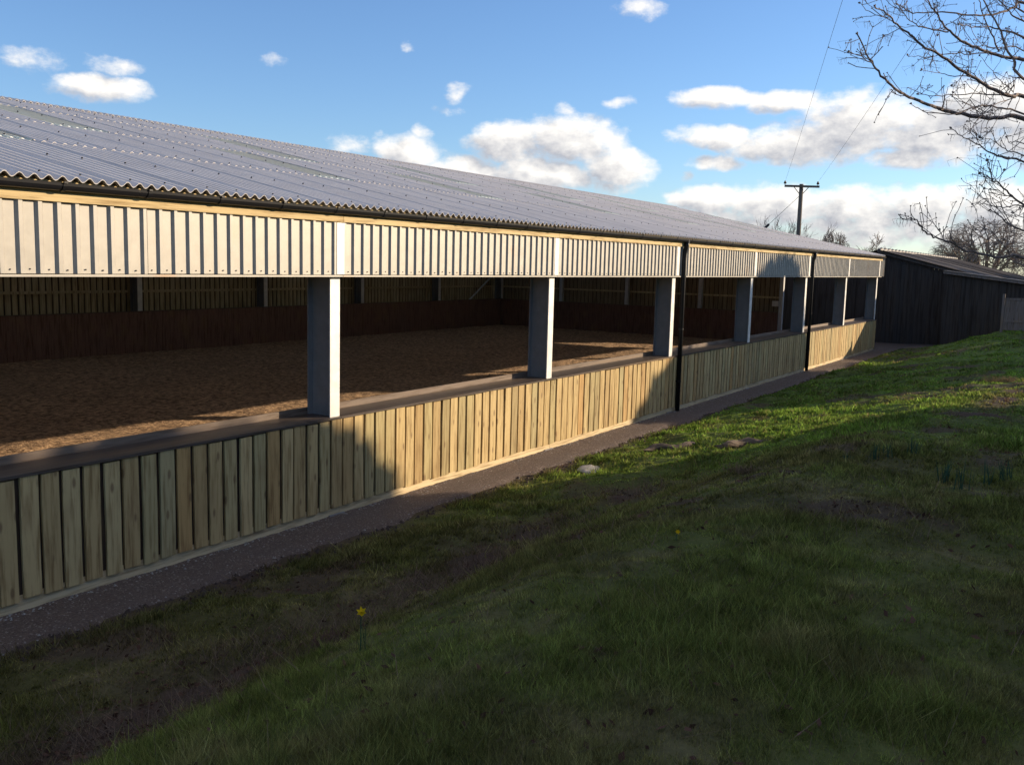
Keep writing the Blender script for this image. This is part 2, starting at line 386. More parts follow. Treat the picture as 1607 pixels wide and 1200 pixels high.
def turf_tint(x, y):
    n = fbm(x * .55, y * .55, 61)[..., None]; n2 = fbm(x * 2.3, y * 2.3, 71, 3)[..., None]; s = soil_mask(x, y)[..., None]
    g1 = np.array([.112, .105, .040]); g2 = np.array([.132, .145, .044]); ol = np.array([.21, .175, .085]); so = np.array([.115, .078, .06])
    gx = sstep(x, 1, 6)[..., None]; g2 = g2 * (1 - gx) + np.array([.135, .205, .042]) * gx; g1 = g1 * (1 - gx) + np.array([.108, .150, .038]) * gx  # farther grass is greener; sunlit-strip brightness is also put into its colour
    c = g1 * (1 - sstep(n, .35, .6)) + g2 * sstep(n, .35, .6)
    k_ = .65 * sstep(n2, .42, .68) * (1 - .7 * sstep(x, 1, 6))[..., None]
    c = c * (1 - k_) + ol * k_
    c = c * (.62 + .9 * fbm(x * 6.1, y * 6.1, 75, 3))[..., None]
    return c * (1 - s) + so * s
def axis_(lo, fine_lo, fine_hi, hi, step, grow=1.22):
    a = list(np.arange(fine_lo, fine_hi, step)); s = step
    b = a[-1]
    while b < hi: s *= grow; b += s; a.append(b)
    s = step; b = a[0]; pre = []
    while b > lo: s *= grow; b -= s; pre.append(b)
    return np.array(pre[::-1] + a)
def grid(xs, ys, zf):
    X, Y = np.meshgrid(xs, ys); Z = zf(X, Y)
    V = np.stack([X, Y, Z], -1).reshape(-1, 3); nx = len(xs); ny = len(ys)
    i = (np.arange(ny - 1)[:, None] * nx + np.arange(nx - 1)[None, :]).ravel()
    return V, np.stack([i, i + 1, i + nx + 1, i + nx], 1)
xs = axis_(-900, -9, 24, 1400, .09); ys = axis_(-900, -9.6, -.3, 900, .07)
V, F = grid(xs, ys, height)
o = fast_mesh('grass_ground', V, F, M_TURF, {'tint': turf_tint(V[:, 0], V[:, 1])}, sm=True); tag(o, 'uneven grass bank rising to the right of the arena', kind='structure')

# gravel path along the fence, turning round the far corner
xs = np.concatenate([np.arange(-14, 36.4, .12), np.arange(36.4, 44, .2)])
V = []; F = []
for i, x in enumerate(xs):
    w = .90 + .45 * (float(fbm(x * .8, 3.3, 81, 3)) - .45) + .22 * (float(vnoise(x * 4, 1.1, 8)) - .5)
    t = float(sstep(x, 36.2, 38.4)); out = w + t * 3.2 - 0.6 * float(sstep(x, 40, 44)); inn = -.02 if x < 36.5 else -.02 + 3.0 * float(sstep(x, 36.6, 37.4))
    for k in range(9):
        y = inn + (-out - inn) * k / 8
        z = float(height(x, y, False)) + .035 + .012 * (float(fbm(x * 3, y * 3, 91, 3)) - .45) - (.05 if k == 8 else 0)
        if x < 36.7: z = max(z, -.004 + .012 * (float(fbm(x * 3, y * 3, 91, 3)) - .45)) if k < 8 else z
        V.append((x, y, z + .012 * math.exp(-((y + .1) / .12) ** 2) * random.random() * 2))
for i in range(len(xs) - 1):
    for k in range(8): F.append((i * 9 + k, i * 9 + k + 1, (i + 1) * 9 + k + 1, (i + 1) * 9 + k))
o = fast_mesh('gravel_path', np.array(V), np.array(F)[:, ::-1], M_GRAVEL, sm=True); tag(o, 'brown gravel path along the foot of the fence', kind='structure')
# loose stones on the path
def pebbles(name, n, fx, mat, smin, smax, label):
    V = []; F = []
    for _ in range(n):
        x, y, z = fx(); s = random.uniform(smin, smax); k = len(V)
        a = random.uniform(0, 6.28)
        for j in range(4): V.append((x + s * math.cos(a + j * 1.57) * random.uniform(.7, 1.2), y + s * math.sin(a + j * 1.57) * random.uniform(.7, 1.2), z))
        V.append((x + random.uniform(-.2, .2) * s, y + random.uniform(-.2, .2) * s, z + s * random.uniform(.5, .95)))
        F += [(k, k + 1, k + 4), (k + 1, k + 2, k + 4), (k + 2, k + 3, k + 4), (k + 3, k, k + 4)]
    return tag(link(name, mesh_data(name, V, F), mat), label, kind='stuff')
def on_path():
    x = -7 + 43 * random.random() ** 1.6; y = -random.choice([random.uniform(.05, .16), random.uniform(.06, .95)]); return x, y, max(.008, float(height(x, y, False)) + .03)
pebbles('loose_stones', 1500, on_path, M_STONE, .007, .02, 'small pale loose stones on the gravel path')
def on_edge():
    x = -7 + 30 * random.random() ** 1.5; y = -.95 + random.gauss(0, .14); return x, y, float(height(x, y))
pebbles('soil_clods', 900, on_edge, M_SOIL, .012, .05, 'dark crumbs of soil along the path edge')

# ------------------------------------------------------------------ arena floor
xs = np.arange(-12, 36.21, .09); ys = np.concatenate([np.arange(.47, 12.6, .08), np.arange(12.7, 20.8, .2)])
V, F = grid(xs, ys, lambda X, Y: .05 + .06 * (fbm(X * 2.1, Y * 2.1, 101) - .47) + .055 * (fbm(X * 7, Y * 7, 111, 3) - .42))
o = fast_mesh('arena_sand', V, F, M_SAND, sm=True); tag(o, 'brown sand riding surface inside the arena', kind='structure')

# ------------------------------------------------------------------ the arena building
YB = 20.77; XN = -12.0; XF = 36.0; HS = 1.38; HF = 3.36; S = 6.0
PITCH = .2207
def roof_z(y): return 4.31 + PITCH * (y + .12) if y <= YB / 2 else 4.31 + PITCH * (YB - y + .12)
arena = thing('riding_arena', 'long open-sided riding arena with grey corrugated roof and pale timber fence', 'arena building', (12, 0, 0))
OX = Vector((12, 0, 0))
def part(name, me, mat, loc=(0, 0, 0), rot=(0, 0, 0), parent=None, scale=None):
    p = Vector(loc) - (OX if parent is None else Vector((0, 0, 0)))
    return link(name, me, mat, arena if parent is None else parent, p, rot, scale)
def pbox(name, mat, x0, x1, y0, y1, z0, z1, parent=None):
    cx, cy = (x0 + x1) / 2, (y0 + y1) / 2
    me = MB().box(x0 - cx, x1 - cx, y0 - cy, y1 - cy, 0, z1 - z0).data(name)
    return part(name, me, mat, (cx, cy, z0), parent=parent)

# steel columns: I section, 190 wide and 430 deep
def ibeam(h, w=.19, d=.43, t=.02):
    return MB().box(-.008, .008, -d / 2 + t, d / 2 - t, 0, h).box(-w / 2, w / 2, d / 2 - t, d / 2, 0, h).data('column')
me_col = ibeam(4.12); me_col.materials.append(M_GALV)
oflange = MB().box(-.095, .095, -.215, -.195, 0, 4.12).data('outer_flange'); oflange.materials.append(M_WHITE)  # sunlight on this face put into a paler colour than the shaded web
me_col2 = ibeam(4.12); me_col2.materials.append(M_GALV)
bplate = MB().box(-.15, .15, -.27, .27, 0, .02).data('base_plate'); bplate.materials.append(M_GALV)
for n in range(-2, 7):
    for y in (.20, YB - .25):  # front, rear
        c_ = part('column', me_col, None, (n * S - .07 + (.14 if n == -2 else 0), y, 0))
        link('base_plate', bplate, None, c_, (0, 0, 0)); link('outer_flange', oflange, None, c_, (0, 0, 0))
# rafters
for n in range(-2, 7):
    for s in (0, 1):
        y0, y1 = (.44, YB / 2) if s == 0 else (YB - .49, YB / 2)
        pr = [(y0, roof_z(y0) - .50), (y1, roof_z(YB / 2) - .42), (y1, roof_z(YB / 2) - .12), (y0, roof_z(y0) - .12)]
        part('rafter', MB().prism(pr, 0, -.08, .08).data('rafter'), M_GALV, (n * S - .07 + (.14 if n == -2 else 0), 0, 0))
for y in (1.2, 2.75, 4.2, 5.6, 7.0, 8.3, 9.6, 11.2, 12.5, 13.8, 15.2, 16.6, 18.0, 19.6):
    pbox('purlin', M_GALV, XN, XF + .2, y - .03, y + .03, roof_z(y) - .19, roof_z(y) - .045)

# fence boards: a shared handful of slightly different boards
def board_mesh(name, w, h, t, seed, mat, taper=0.0):
    r = random.Random(seed); nz = 4; V = []; F = []
    bow = r.uniform(-.004, .004)
    for i in range(nz + 1):
        z = h * i / nz; e = bow * math.sin(math.pi * i / nz)
        if i == 0: z += 0
        wl = w / 2 + r.uniform(-.002, .002); wr = w / 2 + r.uniform(-.002, .002)
        V += [(-wl + e, -t / 2, z), (wr + e, -t / 2 + r.uniform(-.002, .002), z), (wr + e, t / 2, z), (-wl + e, t / 2, z)]
    for i in range(nz):
        for k in range(4):
            a = i * 4 + k; b_ = i * 4 + (k + 1) % 4; F.append((a, b_, b_ + 4, a + 4))
    F.append((3, 2, 1, 0)); e = nz * 4; F.append((e, e + 1, e + 2, e + 3))
    me = mesh_data(name, V, F); me.materials.append(mat); return me
FB = [board_mesh('fence_board', w, 1.245, .030, i, M_FENCE) for i, w in enumerate((.182, .188, .194, .198, .185, .178, .204, .19))]
x = XN + .15
while x < XF + .05:
    if not (abs((x + .6) % 12 - .0) < 0):
        part('fence_board', random.choice(FB), None, (x + random.uniform(-.009, .009), -.050 + random.uniform(-.006, .003), .12 + random.uniform(-.014, .014)), (random.uniform(-.003, .003), random.uniform(-.005, .005), random.uniform(-.012, .012)))
    x += .2352
for n in range(-2, 6):
    x0 = n * S + .004; x1 = (n + 1) * S - .004
    pbox('backing_board', M_GAP, x0, x1, -.021, -.016, .06, 1.37)
    pbox('plinth_board', M_PLINTH, x0, x1, -.034, -.0215, -.06, .165)
    pbox('sill_cap', M_SILL, x0 - .001, x1 + .001, -.078, .448, 1.372, 1.402)
    pbox('sill_upstand', M_STRIP, x0, x1, .449, .478, .0, 1.492)
pbox('corner_board', M_FENCE, XF + .10, XF + .13, -.062, .4, .03, 1.39)

# front fascia of box-profile sheets, one metre each
def fascia_mesh():
    prof = []
    for k in range(5):
        b0 = k * .2
        prof += [(b0, 0), (b0 + .112, 0), (b0 + .136, -.028), (b0 + .176, -.028), (b0 + .1985, -.001)]
    prof.append((.998, 0)); V = []; F = []; n = len(prof)
    for z in (0, .735):
        for dy in (0, .004): V += [(p[0], p[1] + dy, z) for p in prof]
    for i in range(n - 1):
        F += [(i, i + 1, 2 * n + i + 1, 2 * n + i), (n + i + 1, n + i, 3 * n + i, 3 * n + i + 1), (i + 1, i, n + i, n + i + 1), (2 * n + i, 2 * n + i + 1, 3 * n + i + 1, 3 * n + i)]
    me = mesh_data('fascia_sheet', V, F); me.materials.append(M_CLAD); return me
me_f = fascia_mesh()
x = XN - .1
k = 0
while x < XF + .3:
    part('fascia_sheet', me_f, None, (x, -.058 - .004 * (k % 2), HF + .012 + random.uniform(-.004, .004)), (0, 0, random.uniform(-.002, .002)))
    x += 1.0; k += 1
fx_end = x
sc_me = MB()
x = XN - .1
while x < fx_end:
    for k in range(5):
        cx = x + k * .2 + .045; z = HF + .05 + random.uniform(-.006, .006)
        sc_me.tube([(cx - OX.x, -.058, z), (cx - OX.x, -.070, z)], .0075, 6)
    x += 1.0
tag(sc_me.build('fascia_screws', M_BLACK, arena), kind='stuff')
for n in range(-2, 7):
    pbox('joint_strip', M_WHITE, n * S - .115, n * S + .03, -.0935, -.0895, HF + .014, 4.07)
for n in range(-2, 6):
    x0 = n * S + .004 - (.3 if n == -2 else 0); x1 = (n + 1) * S - .004 + (.42 if n == 5 else 0)
    # drip angle below the sheets
    part('drip_trim', MB().box(x0 - x1, 0, -.098, -.02, -.020, -.004).box(x0 - x1, 0, -.098, -.095, -.0041, .004).data('drip_trim'), M_CLAD, (x1, 0, HF))
    pbox('eaves_board', M_BATTEN, x0, x1, -.108, -.066, 4.08, 4.288)
    pbox('eaves_filler', M_BATTEN, x0, x1, -.03, -.004, 4.1, 4.315)
pbox('fascia_end_trim', M_CLAD, fx_end - .001, fx_end + .004, -.11, .35, HF, 4.25)

# gutter and downpipes
GY, GZ, GR = -.172, 4.262, .058
def gutter_mesh(L):
    n = 9; V = []; F = []
    for xx in (0, L):
        for rr in (GR, GR - .005):
            for i in range(n):
                a = math.pi * i / (n - 1); V.append((xx, -rr * math.cos(a), -rr * 1.35 * math.sin(a)))
    for i in range(n - 1):
        F += [(i, i + 1, 2 * n + i + 1, 2 * n + i), (n + i + 1, n + i, 3 * n + i, 3 * n + i + 1), (i, n + i, n + i + 1, i + 1), (2 * n + i, 2 * n + i + 1, 3 * n + i + 1, 3 * n + i)]
    F += [(0, 2 * n, 3 * n, n), (n - 1, 2 * n - 1, 4 * n - 1, 3 * n - 1)]
    me = mesh_data('gutter', V, F); me.materials.append(M_BLACK); return me
me_g = gutter_mesh(2.995)
clip = MB()
for i in range(8):
    a0 = math.pi * i / 8; a1 = math.pi * (i + 1) / 8; r0, r1 = GR + .001, GR + .006
    clip.prism([(-r0 * math.cos(a0), -1.35 * r0 * math.sin(a0)), (-r1 * math.cos(a0), -1.35 * r1 * math.sin(a0)), (-r1 * math.cos(a1), -1.35 * r1 * math.sin(a1)), (-r0 * math.cos(a1), -1.35 * r0 * math.sin(a1))], 0, -.02, .02)
clip.box(-.018, .018, GR - .002, .063, -.06, .01); clip.box(-.02, .02, -GR - .018, -GR + .004, -.008, .012)
me_clip = clip.data('gutter_bracket'); me_clip.materials.append(M_BLACK)
x = XN - .3
while x < XF + .3:
    L = min(3.0, XF + .5 - x)
    gt = part('gutter', me_g, None, (x, GY, GZ), scale=(L / 3.0, 1, 1))
    x += 3.0
x = XN
while x < XF + .4:
    part('gutter_bracket', me_clip, None, (x, GY, GZ)); x += 0.98
def downpipe(x):
    pts = [(0, 0, -.04), (0, 0, -.16), (0, .02, -.22), (0, .045, -.34), (0, .05, -.5), (0, .05, -GZ + .02)]
    d = part('downpipe', MB().tube(pts, .056, 12).data('downpipe', True), M_BLACK, (x, GY, GZ))
    for z in (-.9, -2.2, -3.5): link('pipe_clip', MB().tube([(0, .05, z - .02), (0, .05, z + .02)], .064, 12).box(-.07, .07, .045, .105, z - .018, z + .018).data('pipe_clip'), M_BLACK, d)
    link('outlet', MB().tube([(0, 0, -.01), (0, 0, -.1)], .066, 12).data('outlet'), M_BLACK, d)
    return d
downpipe(12.27); downpipe(24.27)

# corrugated roof: seven-corrugation sheets in four courses
CP = .1465; CW = 7 * CP
def sheet_mesh(L, mat, name, thin=False):
    n = 7 * 8; V = []; F = []; A = .0245; T = .009; w = n + 1
    def ring(y, dz):
        k = len(V)
        for i in range(w): V.append((i * CP / 8 * .9985, y, A * math.cos(2 * math.pi * i / 8) + dz))
        return k
    if thin:
        a0, a1 = ring(0, 0), ring(L, 0)
        for i in range(n): F.append((a0 + i, a0 + i + 1, a1 + i + 1, a1 + i))
        me = mesh_data(name, V, F, True); me.materials.append(mat); return me
    a0, a1, b0, b1 = ring(0, 0), ring(L, 0), ring(0, -T), ring(L, -T)
    for i in range(n): F += [(a0 + i, a0 + i + 1, a1 + i + 1, a1 + i), (b0 + i + 1, b0 + i, b1 + i, b1 + i + 1)]
    for y, fl in ((0, 1), (L, 0)):                      # cut ends, own vertices so that they stay crisp
        p, q = ring(y, 0), ring(y, -T)
        for i in range(n): F.append((p + i + 1, p + i, q + i, q + i + 1) if fl else (p + i, p + i + 1, q + i + 1, q + i))
    me = mesh_data(name, V, F, True); me.materials.append(mat)
    return me
rows = [(-.195, 2.9), (2.9, 5.7), (5.7, 8.4), (8.4, YB / 2 - .01)]
PA = math.atan(PITCH)
ncol = int((XF + .42 - (XN - .35)) / CW) + 1
X0 = XF + .42 - ncol * CW
for ri, (y0, y1) in enumerate(rows):
    L = (y1 - y0) / math.cos(PA) + (.16 if ri < 3 else -.02)
    ms = sheet_mesh(L, M_ROOF, 'roof_sheet'); ml = sheet_mesh(L, M_LIGHT, 'rooflight', True)
    for c_ in range(ncol):
        x = X0 + c_ * CW
        light = (ri == 1 and ((x - 1.6) % 6.0) < CW) or (ri == 2 and ((x + 1.4) % 6.0) < CW)
        off = .016 + random.uniform(-.002, .002)
        part('rooflight' if light else 'roof_sheet', ml if light else ms, None, (x, y0, roof_z(y0) + off), (PA - .014 / L, 0, random.uniform(-.0006, .0006)))
# hook bolts of the roof sheets
hb = MB()
for ri, (y0, y1) in enumerate(rows):
    for y in (y0 + .16, (y0 + y1) / 2 + .1):
        for c_ in range(ncol):
            for k in (2, 5):
                x = X0 + c_ * CW + k * CP; z = roof_z(y) + .037
                hb.tube([(x - OX.x, y, z - .02), (x - OX.x, y - .004, z + .014)], [.014, .009], 6)
tag(hb.build('roof_bolts', M_BLACK, arena), kind='stuff')
# ridge capping and the far slope
me_rc = sheet_mesh(.30, M_ROOF, 'ridge_cap')
for i in range(ncol):
    x = X0 + i * CW
    for sgn in (1, -1):
        part('ridge_cap', me_rc, None, (x if sgn > 0 else x + CW, YB / 2 - sgn * .30 * math.cos(PA), roof_z(YB / 2) + .034 - .30 * math.sin(PA)), (PA, 0, 0 if sgn > 0 else math.pi))
rb = sheet_mesh((YB / 2 + .1) / math.cos(PA), M_ROOF, 'roof_sheet')
for nm, mat_, want in (('rear_roof_slope', M_ROOF, False), ('added_rear_rooflights', M_LIGHT, True)):  # unseen rear rooflights added to brighten the arena inside
    V = []; F = []
    if want: rb = sheet_mesh((YB / 2 + .1) / math.cos(PA), M_LIGHT, 'rooflight', True)
    bv = np.array([v.co for v in rb.vertices]); bf = [tuple(p.vertices) for p in rb.polygons]
    for c_ in range(ncol):
        if (((X0 + c_ * CW - 1.6) % 6.0) < CW) != want: continue
        k = len(V); F += [tuple(k + i for i in f) for f in bf]
        V += [(X0 + c_ * CW - OX.x + v[0], v[1], v[2]) for v in bv]
    rs = link(nm, mesh_data(nm, V, F, True), mat_, arena, (0, YB / 2 + .01, roof_z(YB / 2) - .02), (-PA, 0, 0)); tag(rs, kind='stuff')

# rear wall: kickboards below, spaced boarding above
BB = [board_mesh('cladding_board', w, 2.55, .022, 40 + i, M_BACK) for i, w in enumerate((.165, .17, .178, .182, .172))]
x = XN + .1
while x < XF:
    part('cladding_board', random.choice(BB), None, (x, YB + .05 + random.uniform(-.003, .003), 1.5), (0, random.uniform(-.003, .003), 0))
    x += .2352
def kick(name, along, a0, a1, fixed, z1):
    mb = MB(); a = a0; r = random.Random(5)
    while a < a1 - .02:
        w = min(r.choice((.145, .145, .19, .12)), a1 - a); d = r.uniform(0, .012)
        if along == 'x': mb.box(a - OX.x, a + w - .004, fixed - d, fixed + .03, .0, z1) if False else mb.box(a - OX.x, a - OX.x + w - .004, fixed - d, fixed + .03, 0, z1)
        else: mb.box(fixed - d - OX.x, fixed + .03 - OX.x, a, a + w - .004, 0, z1)
        a += w
    return tag(mb.build(name, M_KICK, arena), kind='stuff')
kick('rear_kickboards', 'x', XN, XF - .05, YB - .52, 1.51)
kick('end_kickboards', 'y', 4.4, YB - .53, XF - .30, 1.51)
kick('front_kickboards', 'x', XN, XF - .05, .5, 1.46)
for n in range(-2, 6):
    pbox('kickboard_cap', M_STRIP, n * S + .002, (n + 1) * S - .002 - (.3 if n == 5 else 0), YB - .55, YB - .47, 1.512, 1.535)
    pbox('wall_rail', M_BATTEN if False else M_BACK, n * S + .12, (n + 1) * S - .2, YB - .03, YB + .035, 2.17, 2.26)
    pbox('wall_rail', M_BACK, n * S + .12, (n + 1) * S - .2, YB - .03, YB + .035, 3.4, 3.49)
for a, b_ in ((30, 36), (-12, -6)):
    part('wind_brace', MB().tube([(32.2 - 12, YB - .42, 1.2), (36.0 - 12, YB - .42, 3.45)] if a == 30 else [(-8.2 - 12, YB - .42, 1.2), (-12 - 12, YB - .42, 3.45)], .045, 8).data('wind_brace'), M_GALV2, OX)
# far end wall with a gateway beside the front corner
pbox('kickboard_cap', M_STRIP, XF - .33, XF - .25, 4.40, YB - .56, 1.512, 1.535)
for y in (4.30, 8.4, 12.46, 16.4):
    pbox('end_post', M_GALV2, XF - .22, XF - .02, y - .09, y + .09, 0, roof_z(y) - .15)
pbox('gateway_lintel', M_GALV, XF - .12, XF - .02, .42, 4.2, HF + .01, HF + .13)
pbox('wall_rail', M_BACK, XF - .02, XF + .045, 4.4, YB - .04, 2.17, 2.26)
pbox('wall_rail', M_BACK, XF - .02, XF + .045, .5, YB - .04, 3.62, 3.71)
y = .12
while y < YB:
    z0 = HF + .02 if y < 4.35 else .05
    h = roof_z(y) - .07 - z0
    me = MB().box(-.011, .011, -.096, .096, 0, h).data('end_board'); me.materials.append(M_END)
    part('end_board', me, None, (XF + .06, y, z0), (0, 0, random.uniform(-.01, .01)))
    y += .2352
# boarding behind the gaps of the rear and end walls
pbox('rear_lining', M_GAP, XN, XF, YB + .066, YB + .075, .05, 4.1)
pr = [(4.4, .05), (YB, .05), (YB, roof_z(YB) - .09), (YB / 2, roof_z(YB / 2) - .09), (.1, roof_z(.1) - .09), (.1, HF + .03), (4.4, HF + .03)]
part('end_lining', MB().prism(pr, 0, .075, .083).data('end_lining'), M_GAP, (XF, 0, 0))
mb = MB(); y = .1
while y < YB: mb.box(XN - .15 - OX.x, XN - .13 - OX.x, y - .1, y + .1, 0, roof_z(y) - .06); y += .215
tag(mb.build('near_end_boarding', M_BACK, arena), kind='stuff')
o = MB().box(-.04, .04, -.15, .15, -.13, .13).box(-.046, -.0401, -.12, .12, -.1, .1).build('wall_box', M_WHITE, None, (XF + .006, 4.62, 1.92))
tag(o, 'small pale box on the arena end wall beside the gateway post', 'box')

# ------------------------------------------------------------------ old black shed beyond the arena
def hz(x, y): return float(height(x, y))
shed = thing('old_shed', 'old black boarded shed with brown corrugated roof just beyond the arena', 'shed', (41, -1.6, 0))
SX, SY = 41.0, -1.6
def shed_part(name, mb, mat): return mb.build(name, mat, shed, (-SX, -SY, 0))
yr, zr, ye, ze, yw, zw = .95, 4.62, -4.75, 3.17, 6.4, 3.2
def gz(y): return zr + (ze - zr) * (yr - y) / (yr - ye) if y < yr else zr + (zw - zr) * (y - yr) / (yw - yr)
y = ye + .08; r = random.Random(4)
while y < yw - .05:
    w = r.uniform(.17, .2)
    o = MB().box(-.015 + r.uniform(-.008, .008), .015, -w / 2, w / 2, 0, gz(y) - .08 - r.uniform(0, .02) + .2).build('wall_board', M_DARKWOOD, shed, (0, y - SY, -.1)); y += w + .006
shed_part('side_wall', MB().box(41.06, 69, ye + .06, ye + .12, -.2, ze - .1), M_DARKWOOD)
shed_part('gable_lining', MB().prism([(ye + .13, -.1), (yw - .1, -.1), (yw - .1, zw - .2), (yr, zr - .18), (ye + .13, ze - .2)], 0, 41.02, 41.05), M_DARKWOOD)
shed_part('rear_wall', MB().box(68.9, 69, ye + .13, yw, -.2, 3.5), M_DARKWOOD)
def big_corr(name, y0, z0, y1, z1, x0, n, pitch=.33, A=.045):
    V = []; F = []; L = n * pitch; k = n * 6
    for t, (yy, zz) in ((0, (y0, z0)), (1, (y1, z1))):
        for i in range(k + 1):
            V.append((x0 + i * pitch / 6, yy, zz + A * math.cos(2 * math.pi * i / 6) + random.uniform(-.008, .008)))
    for i in range(k): F.append((i, i + 1, k + 2 + i, k + 1 + i))
    return link(name, mesh_data(name, V, F, True), M_OLDROOF, shed, (-SX, -SY, 0))
x = 40.75
while x < 69:
    big_corr('roof_sheet', ye - .25, ze - .03 + random.uniform(-.02, .02), yr, zr + .02 + random.uniform(-.01, .03), x, 3)
    big_corr('roof_sheet', yw + .25, zw - .05, yr + .02, zr + .02, x, 3)
    shed_part('ridge_tile', MB().tube([(x, yr, zr + .01 + random.uniform(-.02, .02)), (x + .5, yr, zr + .06), (x + .97, yr, zr + .01)], [.10, .13, .10], 8), M_OLDROOF)
    x += .99
shed_part('barge_board', MB().prism([(ye - .2, ze - .16), (yr, zr - .12), (yr, zr + .0), (ye - .2, ze - .05)], 0, 40.72, 40.76), M_DARKWOOD)
lean = thing('lean_to_shed', 'low black lean-to shed in shade behind the timber panel fence', 'shed', (40, -6, 0))
def lp(name, mb, mat): return mb.build(name, mat, lean, (-40, 6, 0))
def lz(y): return 3.62 + (y + 2.4) * .115
y = -2.45; r = random.Random(8)
while y > -15:
    w = r.uniform(.17, .2)
    MB().box(-.015 + r.uniform(-.008, .008), .015, -w / 2, w / 2, 0, lz(y) - .03 - hz(39.6, y) + .1).build('wall_board', M_DARKWOOD, lean, (-.4, y + 6, hz(39.6, y) - .1)); y -= w + .006
lp('wall_lining', MB().prism([(-2.4, -.1), (-15, -.1), (-15, lz(-15) - .05), (-2.4, 3.55)], 0, 39.63, 39.66), M_DARKWOOD)
lp('roof', MB().prism([(-2.3, 3.66), (-15.2, lz(-15.2) + .03), (-15.2, lz(-15.2) + .09), (-2.3, 3.73)], 0, 39.35, 40.9), M_OLDROOF)
lp('fascia_board', MB().prism([(-2.3, 3.58), (-15.2, lz(-15.2) - .06), (-15.2, lz(-15.2) + .028), (-2.3, 3.658)], 0, 39.36, 39.39), M_GREYWOOD)

# grey timber panel fence at the right
fen = thing('timber_panel_fence', 'low grey timber panel fence in front of the black lean-to', 'fence', (37, -5.15, hz(37, -5.15)))
fx, fy = 37.0, -5.5
for k in range(5):
    y0 = fy + .35 - k * 1.8; zb = hz(fx, y0 - .9)
    bz = fen.location.z
    MB().box(-.05, .05, -.05, .05, -.2, 1.62).build('post', M_GREYWOOD, fen, (0, y0 - fy - .35, zb - bz))
    for j in range(9):
        MB().box(-.012, .012, -.092, .092, 0, 1.40 + random.uniform(-.01, .01)).build('board', M_GREYWOOD, fen, (random.uniform(-.004, .004), y0 - fy - .5 - j * .19, zb - bz + .05))
    MB().box(-.04, -.014, -1.75, -.05, 0, .09).build('rail', M_GREYWOOD, fen, (0, y0 - fy - .35, zb - bz + 1.36))
    MB().box(-.04, -.014, -1.75, -.05, 0, .09).build('rail', M_GREYWOOD, fen, (0, y0 - fy - .35, zb - bz + .4))

# ------------------------------------------------------------------ electricity pole and wires
PX, PY = 46.4, 6.6
pole = thing('electricity_pole', 'wooden electricity pole with one crossarm standing behind the arena roof', 'pole', (PX, PY, 0))
MB().tube([(0, 0, -.3), (0, 0, 4), (0, 0, 8.5)], [.155, .14, .115], 10).build('post', M_POLE, pole, sm=True)
ad = Vector((.525, -.85, 0)).normalized()
rz = math.atan2(ad.y, ad.x)
MB().box(-1.0, 1.0, -.05, .05, -.06, .06).build('crossarm', M_POLE, pole, (-.13 * .85, -.13 * .53, 8.36), (0, 0, rz))
for s in (-1, 1):
    q = ad * s
    MB().tube([(q.x * .95, q.y * .95, 8.40), (q.x * .95, q.y * .95, 8.52)], .02, 6).tube([(q.x * .95, q.y * .95, 8.50), (q.x * .95, q.y * .95, 8.55), (q.x * .95, q.y * .95, 8.60), (q.x * .95, q.y * .95, 8.66)], [.075, .085, .06, .045], 8).build('insulator', M_BLACK, pole)
    MB().tube([(q.x * .42, q.y * .42, 8.32), (q.x * .1, q.y * .1, 7.95)], .022, 5).build('brace', M_POLE, pole)
sw = MB().tube([(0, 0, 7.9), (-1.9 * .53, 1.9 * .85, 6.0), (-4.6 * .53, 4.6 * .85, 3.2), (-7.6 * .53, 7.6 * .85, 0)], .012, 5).build('stay_wire', M_BLACK, pole)
MB().tube([(-1.75 * .53, 1.75 * .85, 6.16), (-2.0 * .53, 2.0 * .85, 5.9)], .07, 6).build('stay_insulator', M_BLACK, sw)
ends = [((46.4 - .95 * .525, 6.6 + .95 * .85, 8.64), (11.44, -3.73, 9.25)), ((46.4 + .95 * .525, 6.6 - .95 * .85, 8.64), (12.54, -5.48, 9.3))]
for k, (a, b_) in enumerate(ends):
    a = Vector(a); b_ = Vector(b_); e = a + (b_ - a) * 2.0; e.z = 10.6
    pts = []
    for i in range(25):
        t = i / 24; p = a.lerp(e, t); p.z -= 4 * t * (1 - t) * .32; pts.append(p)
    o = MB().tube(pts, .0045, 5).build('overhead_wire', M_BLACK)
    tag(o, ['thin overhead wire running from the left insulator of the pole', 'thin overhead wire running from the right insulator of the pole'][k], 'wire', 'overhead wires')

